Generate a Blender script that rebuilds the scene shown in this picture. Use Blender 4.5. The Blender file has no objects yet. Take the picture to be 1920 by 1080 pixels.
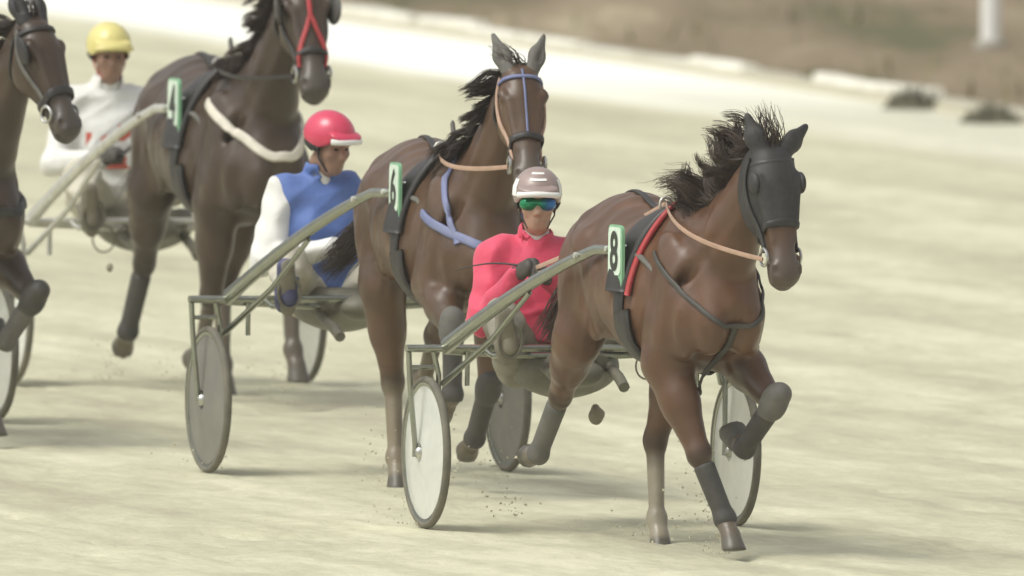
import bpy, math, random
import numpy as np
from mathutils import Matrix, Vector

random.seed(7)
RNG = np.random.default_rng(11)
SC = bpy.context.scene
COL = SC.collection
R = math.radians

# ------------------------------------------------------------------ camera
CAM_Y, CAM_H = -118.02, 6.60
FPX = 48935.0                      # focal length in pixels of the 1920 px photograph
PITCH = R(2.67)
ROLL = R(0.7)
cam = bpy.data.cameras.new('camera')
cam_o = bpy.data.objects.new('camera', cam)
COL.objects.link(cam_o)
cam.sensor_width = 36.0
cam.lens = FPX / 1920.0 * 36.0
cam.clip_start = 1.0
cam.clip_end = 6000.0
CM = (Matrix.Translation((0, CAM_Y, CAM_H)) @ Matrix.Rotation(math.pi / 2 - PITCH, 4, 'X')
      @ Matrix.Rotation(ROLL, 4, 'Z'))
cam_o.matrix_world = CM
cam.dof.use_dof = True
cam.dof.focus_distance = 116.6
cam.dof.aperture_fstop = 5.0
SC.camera = cam_o

# ------------------------------------------------------------------ world, sun, exposure
SUN_EL, SUN_AZ = 57.0, -118.0        # azimuth of the sun measured from +Y towards +X
w = bpy.data.worlds.new('World')
SC.world = w
w.use_nodes = True
nt = w.node_tree
nt.nodes.clear()
sky = nt.nodes.new('ShaderNodeTexSky')
sky.sky_type = 'NISHITA'
sky.sun_disc = False
sky.sun_elevation = R(SUN_EL)
sky.sun_rotation = R(SUN_AZ)
sky.air_density = 1.0
sky.dust_density = 5.0
hs = nt.nodes.new('ShaderNodeHueSaturation')
hs.inputs['Saturation'].default_value = 0.12
bg = nt.nodes.new('ShaderNodeBackground')
bg.inputs['Strength'].default_value = 0.15
wo = nt.nodes.new('ShaderNodeOutputWorld')
nt.links.new(sky.outputs[0], hs.inputs['Color'])
nt.links.new(hs.outputs[0], bg.inputs['Color'])
nt.links.new(bg.outputs[0], wo.inputs['Surface'])
sun = bpy.data.lights.new('sun', 'SUN')
sun.energy = 0.95
sun.angle = R(28)
sun.color = (1.0, 0.97, 0.84)
sun_o = bpy.data.objects.new('sun', sun)
COL.objects.link(sun_o)
sd = Vector((math.sin(R(SUN_AZ)) * math.cos(R(SUN_EL)), math.cos(R(SUN_AZ)) * math.cos(R(SUN_EL)), math.sin(R(SUN_EL))))
sun_o.rotation_euler = sd.to_track_quat('Z', 'Y').to_euler()
sun_o.location = sd * 60
SC.view_settings.view_transform = 'Standard'
SC.view_settings.look = 'None'
SC.view_settings.gamma = 1.0
SC.view_settings.exposure = 0.12
SC.cycles.max_bounces = 6


def ground(px, py):
    """Point of the level ground seen at a pixel of the 1920x1080 photograph."""
    d = Vector(((px - 960) / FPX, -(py - 540) / FPX, -1.0))
    d = (CM.to_3x3() @ d)
    o = CM.translation
    t = -o.z / d.z
    return o + d * t


# ------------------------------------------------------------------ mesh helpers
def mesh_from(name, V, F, smooth=True):
    V = np.asarray(V, dtype=np.float32)
    me = bpy.data.meshes.new(name)
    if isinstance(F, np.ndarray):
        n, k = F.shape
        me.vertices.add(len(V))
        me.vertices.foreach_set('co', V.ravel())
        me.loops.add(n * k)
        me.loops.foreach_set('vertex_index', F.astype(np.int32).ravel())
        me.polygons.add(n)
        me.polygons.foreach_set('loop_start', np.arange(0, n * k, k, dtype=np.int32))
        me.polygons.foreach_set('loop_total', np.full(n, k, dtype=np.int32))
        me.update(calc_edges=True)
    else:
        me.from_pydata([tuple(map(float, v)) for v in V], [], F)
    me.validate()
    if smooth:
        me.polygons.foreach_set('use_smooth', np.ones(len(me.polygons), dtype=bool))
    me.update()
    return me


def link(name, me, mat=None, parent=None, loc=None):
    o = bpy.data.objects.new(name, me)
    COL.objects.link(o)
    if mat is not None and me is not None:
        if isinstance(mat, (list, tuple)):
            for m in mat:
                me.materials.append(m)
        else:
            me.materials.append(mat)
    if parent is not None:
        o.parent = parent
    if loc is not None:
        o.location = loc
    return o


def tag(o, label=None, cat=None, group=None, kind=None):
    if label:
        o['label'] = label
    if cat:
        o['category'] = cat
    if group:
        o['group'] = group
    if kind:
        o['kind'] = kind
    return o


class MB:
    """collects simple shapes of ONE part"""

    def __init__(s):
        s.v, s.f = [], []

    def add(s, V, F):
        n = len(s.v)
        s.v += [tuple(map(float, p)) for p in V]
        s.f += [tuple(i + n for i in f) for f in F]

    def tube(s, pts, r, n=8, cap=True, flat=None):
        pts = [Vector(p) for p in pts]
        rs = list(r) if isinstance(r, (list, tuple)) else [r] * len(pts)
        V, F = [], []
        up = None
        for i, p in enumerate(pts):
            t = (pts[min(i + 1, len(pts) - 1)] - pts[max(i - 1, 0)]).normalized()
            if up is None:
                up = Vector((0, 0, 1)) if abs(t.z) < 0.9 else Vector((1, 0, 0))
            a = t.cross(up).normalized()
            b = a.cross(t).normalized()
            up = b
            for k in range(n):
                an = 2 * math.pi * k / n
                fa, fb = flat if flat else (1, 1)
                V.append(p + a * (math.cos(an) * rs[i] * fa) + b * (math.sin(an) * rs[i] * fb))
        m = len(pts)
        for i in range(m - 1):
            for k in range(n):
                k2 = (k + 1) % n
                F.append((i * n + k, i * n + k2, (i + 1) * n + k2, (i + 1) * n + k))
        if cap:
            F.append(tuple(range(n))[::-1])
            F.append(tuple((m - 1) * n + k for k in range(n)))
        s.add(V, F)
        return s

    def lathe(s, prof, c=(0, 0, 0), n=40, closed=False):
        """profile of (radius, axial) turned about the y axis"""
        V, F = [], []
        for r, h in prof:
            for k in range(n):
                a = 2 * math.pi * k / n
                V.append((c[0] + r * math.cos(a), c[1] + h, c[2] + r * math.sin(a)))
        m = len(prof)
        for i in range(m if closed else m - 1):
            j = (i + 1) % m
            for k in range(n):
                k2 = (k + 1) % n
                F.append((i * n + k, i * n + k2, j * n + k2, j * n + k))
        s.add(V, F)
        return s

    def box(s, lo, hi):
        x0, y0, z0 = lo
        x1, y1, z1 = hi
        V = [(x0, y0, z0), (x1, y0, z0), (x1, y1, z0), (x0, y1, z0), (x0, y0, z1), (x1, y0, z1), (x1, y1, z1), (x0, y1, z1)]
        F = [(3, 2, 1, 0), (4, 5, 6, 7), (0, 1, 5, 4), (1, 2, 6, 5), (2, 3, 7, 6), (3, 0, 4, 7)]
        s.add(V, F)
        return s

    def build(s, name, mat, parent=None, smooth=True, bevel=0.0, deform=None):
        V = s.v
        if deform is not None:
            V = deform(np.array(V))
        me = mesh_from(name, V, s.f, smooth)
        if smooth:
            me.set_sharp_from_angle(angle=R(52))
        o = link(name, me, mat, parent)
        if bevel:
            b = o.modifiers.new('bevel', 'BEVEL')
            b.width = bevel
            b.segments = 2
            b.limit_method = 'ANGLE'
        return o


# ------------------------------------------------------------------ signed distance shapes
def norm(v):
    v = np.asarray(v, float)
    return v / (np.linalg.norm(v) + 1e-12)


def dense(st, n=120):
    """Catmull-Rom upsampling of station rows (first column rises)"""
    st = np.asarray(st, float)
    t = st[:, 0]
    tt = np.linspace(t[0], t[-1], n)
    out = [tt]
    for c in range(1, st.shape[1]):
        y = st[:, c]
        m = np.gradient(y, t)
        i = np.clip(np.searchsorted(t, tt) - 1, 0, len(t) - 2)
        h = t[i + 1] - t[i]
        u = (tt - t[i]) / h
        out.append((2 * u**3 - 3 * u**2 + 1) * y[i] + (u**3 - 2 * u**2 + u) * h * m[i] + (-2 * u**3 + 3 * u**2) * y[i + 1] + (u**3 - u**2) * h * m[i + 1])
    return np.stack(out, 1)


class Prim:
    def __init__(s, fn, lo, hi, k):
        s.fn, s.lo, s.hi, s.k = fn, np.array(lo, float), np.array(hi, float), k


def rcone(a, b, r1, r2, k=0.03, sq=None, infl=0.0):
    """tapered capsule; sq=(axis, factor) thins it along an axis"""
    a, b = np.array(a, float), np.array(b, float)
    ba = b - a
    L2 = float(ba @ ba) + 1e-12
    r1, r2 = r1 + infl, r2 + infl
    m = max(r1, r2) * (max(1.0, sq[1]) if sq else 1.0)

    def fn(x, y, z):
        px, py, pz = x - a[0], y - a[1], z - a[2]
        t = np.clip((px * ba[0] + py * ba[1] + pz * ba[2]) / L2, 0, 1)
        qx, qy, qz = px - t * ba[0], py - t * ba[1], pz - t * ba[2]
        if sq:
            n = norm(sq[0])
            dn = (qx * n[0] + qy * n[1] + qz * n[2]) * (1 / sq[1] - 1)
            qx, qy, qz = qx + dn * n[0], qy + dn * n[1], qz + dn * n[2]
        return np.sqrt(qx * qx + qy * qy + qz * qz) - (r1 + t * (r2 - r1))
    return Prim(fn, np.minimum(a, b) - m, np.maximum(a, b) + m, k)


def rot_axes(yaw=0, pitch=0, roll=0):
    M = Matrix.Rotation(R(yaw), 3, 'Z') @ Matrix.Rotation(R(pitch), 3, 'Y') @ Matrix.Rotation(R(roll), 3, 'X')
    return np.array(M)


def ell(c, r, k=0.03, rot=None, infl=0.0):
    c, r = np.array(c, float), np.array(r, float) + infl
    M = np.eye(3) if rot is None else np.array(rot)
    ext = np.sqrt(((M * r) ** 2).sum(1))

    def fn(x, y, z):
        px, py, pz = x - c[0], y - c[1], z - c[2]
        k0 = k1 = 0
        for i in range(3):
            q = px * M[0, i] + py * M[1, i] + pz * M[2, i]
            k0 = k0 + (q / r[i]) ** 2
            k1 = k1 + (q / r[i] ** 2) ** 2
        k0, k1 = np.sqrt(k0), np.sqrt(k1) + 1e-9
        return k0 * (k0 - 1) / k1
    return Prim(fn, c - ext, c + ext, k)


def loft(o, u, v, st, k=0.05, infl=0.0, power=2.0):
    """stations (t, up, down, half width, top narrowing) along axis u, up vector v"""
    o, u, v = np.array(o, float), norm(u), np.array(v, float)
    v = norm(v - u * (u @ v))
    wv = np.cross(v, u)
    T = dense(st)
    t0, t1 = T[0, 0], T[-1, 0]
    m = max(T[:, 1].max(), T[:, 2].max(), T[:, 3].max()) + infl
    e0, e1 = o + u * t0, o + u * t1

    def fn(x, y, z):
        px, py, pz = x - o[0], y - o[1], z - o[2]
        t = px * u[0] + py * u[1] + pz * u[2]
        a = px * v[0] + py * v[1] + pz * v[2]
        l = px * wv[0] + py * wv[1] + pz * wv[2]
        tc = np.clip(t, t0, t1)
        up = np.interp(tc, T[:, 0], T[:, 1]) + infl
        dn = np.interp(tc, T[:, 0], T[:, 2]) + infl
        hw = np.interp(tc, T[:, 0], T[:, 3]) + infl
        eg = np.interp(tc, T[:, 0], T[:, 4])
        c = (up - dn) / 2
        h = (up + dn) / 2
        tz = (a - c) / h
        wid = hw * (1 - eg * np.clip(tz, -0.6, 1.0))
        q = (np.abs(l / wid) ** power + np.abs(tz) ** power) ** (1 / power)
        d = (q - 1) * np.minimum(hw, h)
        ax = t - tc
        return np.where(np.abs(ax) > 1e-9, np.sqrt(np.maximum(d, 0) ** 2 + ax * ax) + np.minimum(d, 0) * 0, d)
    return Prim(fn, np.minimum(e0, e1) - m, np.maximum(e0, e1) + m, k)


class Sdf:
    def __init__(s):
        s.p, s.cut, s.clip = [], [], []

    def add(s, *prims):
        s.p += prims
        return s

    def sub(s, *prims):
        s.cut += prims
        return s

    def keep(s, point, normal, k=0.004):
        """keep the side the normal points away from"""
        s.clip.append((np.array(point, float), norm(normal), k))
        return s

    @staticmethod
    def smin(a, b, k):
        if k <= 0:
            return np.minimum(a, b)
        h = np.maximum(k - np.abs(a - b), 0) / k
        return np.minimum(a, b) - h * h * k * 0.25

    def at(s, P):
        x, y, z = P[:, 0], P[:, 1], P[:, 2]
        d = np.full(len(P), 9.0)
        lo, hi = P.min(0) - .2, P.max(0) + .2
        if getattr(s, 'n_box', -1) != len(s.p) + len(s.cut):
            s.n_box = len(s.p) + len(s.cut)
            s.box = [(np.array([p.lo for p in q]).reshape(-1, 3), np.array([p.hi for p in q]).reshape(-1, 3)) for q in (s.p, s.cut)]
        for i in np.nonzero(((s.box[0][1] >= lo) & (s.box[0][0] <= hi)).all(1))[0]:
            d = s.smin(d, s.p[i].fn(x, y, z), s.p[i].k)
        for i in np.nonzero(((s.box[1][1] >= lo) & (s.box[1][0] <= hi)).all(1))[0]:
            d = -s.smin(-d, s.cut[i].fn(x, y, z), s.cut[i].k)
        return d

    TET = np.array([(1, 1, 1), (1, -1, -1), (-1, 1, -1), (-1, -1, 1)], float)

    def val_grad(s, P, e=0.003):
        n = len(P)
        v = s.at(np.concatenate([P + t * e for t in s.TET])).reshape(4, n)
        g = (v[:, :, None] * s.TET[:, None, :]).sum(0)
        return v.mean(0), g / (np.linalg.norm(g, axis=1, keepdims=True) + 1e-9)

    def grad(s, P):
        return s.val_grad(P)[1]

    def project(s, P, off=0.0, it=5):
        P = np.array(P, float)
        for _ in range(it):
            d, g = s.val_grad(P)
            P = P - g * np.clip(d - off, -0.1, 0.1)[:, None]
        return P, g

    def mesh(s, h, extra=None, pad=0.03):
        lo = np.min([p.lo for p in s.p], 0) - pad
        hi = np.max([p.hi for p in s.p], 0) + pad
        n = np.ceil((hi - lo) / h).astype(int) + 1
        ax = [(lo[i] + h * np.arange(n[i])).astype(np.float32) for i in range(3)]
        D = np.full(n, 1.0, np.float32)

        def block(p, m):
            i0 = np.clip(np.floor((p.lo - m - lo) / h).astype(int), 0, n)
            i1 = np.clip(np.ceil((p.hi + m - lo) / h).astype(int) + 1, 0, n)
            sl = tuple(slice(a, b) for a, b in zip(i0, i1))
            return sl, ax[0][sl[0]][:, None, None], ax[1][sl[1]][None, :, None], ax[2][sl[2]][None, None, :]
        for p in s.p:
            sl, x, y, z = block(p, p.k + 2.5 * h)
            if min(D[sl].shape) == 0:
                continue
            D[sl] = s.smin(D[sl], p.fn(x, y, z).astype(np.float32), p.k)
        for p in s.cut:
            sl, x, y, z = block(p, p.k + 2.5 * h)
            if min(D[sl].shape) == 0:
                continue
            D[sl] = -s.smin(-D[sl], p.fn(x, y, z).astype(np.float32), p.k)
        X, Y, Z = ax[0][:, None, None], ax[1][None, :, None], ax[2][None, None, :]
        for c, nn, k in s.clip:
            pl = ((X - c[0]) * nn[0] + (Y - c[1]) * nn[1] + (Z - c[2]) * nn[2]).astype(np.float32)
            D = -s.smin(-D, -pl, k)
        if extra is not None:
            D = D + extra(X, Y, Z).astype(np.float32)
        return nets(D, lo, h)


def nets(D, lo, h):
    ins = D < 0
    c = [ins[i:ins.shape[0] - 1 + i, j:ins.shape[1] - 1 + j, k:ins.shape[2] - 1 + k] for i in (0, 1) for j in (0, 1) for k in (0, 1)]
    tot = sum(a.astype(np.int8) for a in c)
    act = (tot > 0) & (tot < 8)
    idx = np.argwhere(act)
    cell = np.full(act.shape, -1, np.int32)
    cell[act] = np.arange(len(idx))
    off = np.array([(i, j, k) for i in (0, 1) for j in (0, 1) for k in (0, 1)])
    val = np.stack([D[idx[:, 0] + o[0], idx[:, 1] + o[1], idx[:, 2] + o[2]] for o in off], 1)
    pos = np.zeros((len(idx), 3))
    cnt = np.zeros(len(idx))
    for a in range(8):
        for b in range(a + 1, 8):
            if np.abs(off[a] - off[b]).sum() != 1:
                continue
            m = (val[:, a] < 0) != (val[:, b] < 0)
            t = val[m, a] / (val[m, a] - val[m, b])
            pos[m] += off[a] + t[:, None] * (off[b] - off[a])
            cnt[m] += 1
    V = lo + h * (idx + pos / cnt[:, None])
    faces = []
    for axis in range(3):
        o1, o2 = [(1, 2), (2, 0), (0, 1)][axis]
        a = [slice(None)] * 3
        b = [slice(None)] * 3
        a[axis] = slice(0, -1)
        b[axis] = slice(1, None)
        s0, s1 = ins[tuple(a)], ins[tuple(b)]
        e = np.argwhere(s0 != s1)
        ok = (e[:, o1] > 0) & (e[:, o2] > 0) & (e[:, o1] < ins.shape[o1] - 1) & (e[:, o2] < ins.shape[o2] - 1)
        e = e[ok]
        flip = s0[e[:, 0], e[:, 1], e[:, 2]]

        def ci(d1, d2):
            q = e.copy()
            q[:, o1] += d1
            q[:, o2] += d2
            return cell[q[:, 0], q[:, 1], q[:, 2]]
        q = np.stack([ci(-1, -1), ci(0, -1), ci(0, 0), ci(-1, 0)], 1)
        q[~flip] = q[~flip][:, ::-1]
        faces.append(q)
    F = np.concatenate(faces)
    F = F[(F >= 0).all(1)]
    return V, F


# ------------------------------------------------------------------ materials
MATS = {}


def mat(name, col, rough=0.6, metal=0.0, var=0.12, scale=20.0, bump=0.0, bscale=60.0, attr=None, trans=0.0, alpha=1.0, dust=0.0, sheen=0.0, coat=0.0, spec=0.5):
    if name in MATS:
        return MATS[name]
    m = bpy.data.materials.new(name)
    m.use_nodes = True
    t = m.node_tree
    N, L = t.nodes, t.links
    b = N['Principled BSDF']
    b.inputs['Roughness'].default_value = rough
    b.inputs['Metallic'].default_value = metal
    b.inputs['Specular IOR Level'].default_value = spec
    tc = N.new('ShaderNodeTexCoord')
    no = N.new('ShaderNodeTexNoise')
    no.inputs['Scale'].default_value = scale
    no.inputs['Detail'].default_value = 5
    L.new(tc.outputs['Object'], no.inputs['Vector'])
    mx = N.new('ShaderNodeMix')
    mx.data_type = 'RGBA'
    mx.blend_type = 'MULTIPLY'
    mx.inputs['Factor'].default_value = 1.0
    rmp = N.new('ShaderNodeMapRange')
    rmp.inputs['From Min'].default_value = 0.3
    rmp.inputs['From Max'].default_value = 0.7
    rmp.inputs['To Min'].default_value = 1 - var
    rmp.inputs['To Max'].default_value = 1 + var
    L.new(no.outputs['Fac'], rmp.inputs['Value'])
    cmb = N.new('ShaderNodeCombineColor')
    for i in range(3):
        L.new(rmp.outputs[0], cmb.inputs[i])
    if attr:
        at = N.new('ShaderNodeAttribute')
        at.attribute_name = attr
        L.new(at.outputs['Color'], mx.inputs[6])
    else:
        mx.inputs[6].default_value = (*col, 1)
    L.new(cmb.outputs[0], mx.inputs[7])
    out = mx.outputs[2]
    if dust:
        n2 = N.new('ShaderNodeTexNoise')
        n2.inputs['Scale'].default_value = 7.0
        n2.inputs['Detail'].default_value = 8
        n2.inputs['Roughness'].default_value = 0.7
        L.new(tc.outputs['Object'], n2.inputs['Vector'])
        r2 = N.new('ShaderNodeMapRange')
        r2.inputs['From Min'].default_value = 0.35
        r2.inputs['From Max'].default_value = 0.75
        r2.inputs['To Min'].default_value = dust * 0.3
        r2.inputs['To Max'].default_value = dust
        L.new(n2.outputs['Fac'], r2.inputs['Value'])
        m2 = N.new('ShaderNodeMix')
        m2.data_type = 'RGBA'
        L.new(r2.outputs[0], m2.inputs['Factor'])
        L.new(out, m2.inputs[6])
        m2.inputs[7].default_value = (0.50, 0.45, 0.31, 1)
        out = m2.outputs[2]
    L.new(out, b.inputs['Base Color'])
    if bump:
        nb = N.new('ShaderNodeTexNoise')
        nb.inputs['Scale'].default_value = bscale
        nb.inputs['Detail'].default_value = 4
        L.new(tc.outputs['Object'], nb.inputs['Vector'])
        bp = N.new('ShaderNodeBump')
        bp.inputs['Strength'].default_value = bump
        bp.inputs['Distance'].default_value = 0.01
        L.new(nb.outputs['Fac'], bp.inputs['Height'])
        L.new(bp.outputs[0], b.inputs['Normal'])
    if trans:
        b.inputs['Transmission Weight'].default_value = trans
    if alpha < 1:
        b.inputs['Alpha'].default_value = alpha
    if sheen:
        b.inputs['Sheen Weight'].default_value = sheen
    if coat:
        b.inputs['Coat Weight'].default_value = coat
    MATS[name] = m
    return m


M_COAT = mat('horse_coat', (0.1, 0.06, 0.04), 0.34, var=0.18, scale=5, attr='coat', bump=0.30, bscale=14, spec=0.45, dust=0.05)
M_MANE = mat('mane_hair', (0.040, 0.027, 0.020), 0.55, var=0.3, scale=30)
M_MANE2 = mat('mane_hair_brown', (0.062, 0.041, 0.029), 0.55, var=0.3, scale=30)
M_LEATHER = mat('black_leather', (0.018, 0.017, 0.018), 0.45, dust=0.05)
M_HOOD = mat('hood_mesh', (0.017, 0.017, 0.020), 0.5, var=0.35, scale=45, dust=0.05, bump=0.3, bscale=250)
M_RED = mat('red_strap', (0.42, 0.030, 0.040), 0.5, dust=0.08)
M_BLUE = mat('blue_strap', (0.13, 0.165, 0.35), 0.55, dust=0.22)
M_WHITES = mat('white_strap', (0.68, 0.64, 0.54), 0.6, dust=0.10)
M_TAN = mat('tan_rein', (0.47, 0.30, 0.22), 0.55, dust=0.2)
M_STEEL = mat('steel', (0.55, 0.55, 0.52), 0.3, metal=1.0, dust=0.12)
M_ALU = mat('dusty_aluminium', (0.34, 0.36, 0.31), 0.27, metal=0.9, var=0.1, dust=0.16)
M_PALE = mat('pale_aluminium', (0.62, 0.62, 0.58), 0.4, metal=0.5, dust=0.25)
M_TYRE = mat('tyre_rubber', (0.075, 0.075, 0.065), 0.8, dust=0.35)
M_DISCW = mat('clear_wheel_disc', (0.78, 0.80, 0.75), 0.25, var=0.05, alpha=0.72, dust=0.12)
M_DISCG = mat('grey_wheel_disc', (0.15, 0.15, 0.14), 0.5, var=0.15, scale=6, dust=0.24)
M_SEAT = mat('seat_shell', (0.10, 0.10, 0.08), 0.55, dust=0.30)
M_BOOT = mat('leg_boot_grey', (0.085, 0.085, 0.085), 0.7, dust=0.20)
M_BOOTD = mat('leg_boot_dark', (0.028, 0.028, 0.029), 0.55, dust=0.12)
M_GREEN = mat('plate_green', (0.23, 0.47, 0.28), 0.4, var=0.05)
M_WHITE = mat('plate_white', (0.66, 0.78, 0.66), 0.4, var=0.04)
M_BLACK = mat('print_black', (0.025, 0.03, 0.025), 0.5)
M_SKIN = mat('skin', (0.46, 0.29, 0.205), 0.5, var=0.10, scale=25)
M_SKIN2 = mat('skin_tanned', (0.30, 0.175, 0.12), 0.5, var=0.10, scale=25)
M_JRED = mat('red_jacket', (0.68, 0.05, 0.12), 0.65, bump=0.7, bscale=16, var=0.10, scale=10, dust=0.05, sheen=0.2)
M_JBLUE = mat('blue_jacket', (0.075, 0.15, 0.42), 0.65, bump=0.7, bscale=16, var=0.10, scale=10, dust=0.06, sheen=0.2)
M_JWHITE = mat('white_jacket', (0.76, 0.76, 0.72), 0.65, bump=0.7, bscale=16, var=0.05, scale=10, dust=0.10)
M_JCRIM = mat('red_jacket_print', (0.55, 0.09, 0.06), 0.65, dust=0.08)
M_TROUS = mat('dusty_white_trousers', (0.58, 0.56, 0.47), 0.8, var=0.12, scale=12, dust=0.55)
M_TROUSG = mat('dusty_grey_trousers', (0.20, 0.195, 0.165), 0.85, var=0.2, scale=12, dust=0.45)
M_GLOVE = mat('dark_glove', (0.040, 0.037, 0.032), 0.6, dust=0.10)
M_RBOOT = mat('riding_boot', (0.09, 0.085, 0.075), 0.6, dust=0.5)
M_HRED = mat('red_helmet', (0.64, 0.05, 0.11), 0.3, var=0.04, coat=0.4)
M_HMAUVE = mat('mauve_helmet', (0.33, 0.25, 0.225), 0.38, var=0.08, coat=0.3)
M_HYEL = mat('yellow_helmet', (0.72, 0.64, 0.24), 0.35, var=0.05, coat=0.3)
M_HWHITE = mat('white_helmet_trim', (0.86, 0.86, 0.82), 0.4, var=0.03)
M_HBLACK = mat('helmet_lining', (0.025, 0.025, 0.025), 0.7)
M_SOLE = mat('boot_sole', (0.12, 0.115, 0.10), 0.8, dust=0.5)
M_EYE = mat('eye', (0.012, 0.009, 0.008), 0.1, var=0.0)


def goggle_mat():
    m = bpy.data.materials.new('mirror_goggles')
    m.use_nodes = True
    t = m.node_tree
    N, L = t.nodes, t.links
    b = N['Principled BSDF']
    tc = N.new('ShaderNodeTexCoord')
    sx = N.new('ShaderNodeSeparateXYZ')
    cr = N.new('ShaderNodeValToRGB')
    mr = N.new('ShaderNodeMapRange')
    mr.inputs['From Min'].default_value = -0.075
    mr.inputs['From Max'].default_value = 0.075
    L.new(tc.outputs['Object'], sx.inputs[0])
    L.new(sx.outputs['Y'], mr.inputs['Value'])
    L.new(mr.outputs[0], cr.inputs[0])
    cr.color_ramp.elements[0].color = (0.02, 0.28, 0.12, 1)
    cr.color_ramp.elements[0].position = 0.55
    cr.color_ramp.elements[1].color = (0.04, 0.18, 0.46, 1)
    cr.color_ramp.elements[1].position = 0.85
    L.new(cr.outputs[0], b.inputs['Base Color'])
    b.inputs['Roughness'].default_value = 0.12
    b.inputs['Metallic'].default_value = 0.5
    return m


M_GOG = goggle_mat()

HEAD_DIR = 17.0                       # running direction of the track, degrees from -Y towards +X
HX, HY = math.sin(R(HEAD_DIR)), -math.cos(R(HEAD_DIR))   # along the track
LX, LY = -HY, HX                                          # to the left of the running direction

# kerb line on the infield side
K0, K1 = ground(806, 58), ground(1700, 192)
KD = Vector((K1.x - K0.x, K1.y - K0.y, 0)).normalized()
KN = Vector((-KD.y, KD.x, 0))
if KN.y < 0:
    KN = -KN                              # points to the infield, away from the camera


def vnoise(x, y, seed):
    xi, yi = np.floor(x).astype(np.int64), np.floor(y).astype(np.int64)
    fx, fy = x - xi, y - yi
    fx, fy = fx * fx * (3 - 2 * fx), fy * fy * (3 - 2 * fy)

    def hsh(a, b):
        n = (a * 374761393 + b * 668265263 + seed * 974634777) & 0x7fffffff
        n = ((n ^ (n >> 13)) * 1274126177) & 0x7fffffff
        return ((n ^ (n >> 16)) & 0xffff) / 65535.0
    return (hsh(xi, yi) * (1 - fx) + hsh(xi + 1, yi) * fx) * (1 - fy) + (hsh(xi, yi + 1) * (1 - fx) + hsh(xi + 1, yi + 1) * fx) * fy


def ramp_axis(lo, hi, step, far):
    core = np.arange(lo, hi + step * 0.5, step)
    out, d, p = [], step * 1.6, hi
    while p < far:
        p += d
        d *= 1.7
        out.append(p)
    low, d, p = [], step * 1.6, lo
    while p > -far:
        p -= d
        d *= 1.7
        low.append(p)
    return np.array(low[::-1] + list(core) + out)


def track_relief(X, Y):
    u = X * HX + Y * HY
    v = X * LX + Y * LY
    z = 0.013 * (vnoise(u / 3.4, v / 0.34, 1) - 0.5)
    z += 0.009 * (vnoise(u / 0.9, v / 0.16, 2) - 0.5)
    z += 0.011 * (vnoise(u / 0.30, v / 0.20, 3) - 0.5)
    rut = vnoise(v / 0.13, u / 14.0, 8)
    z -= 0.010 * np.clip((rut - .72) / .2, 0, 1)
    hole = vnoise(u / 0.42 + 31, v / 0.34 + 7, 4)
    z -= 0.034 * np.clip((hole - 0.80) / 0.2, 0, 1)
    return z


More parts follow.
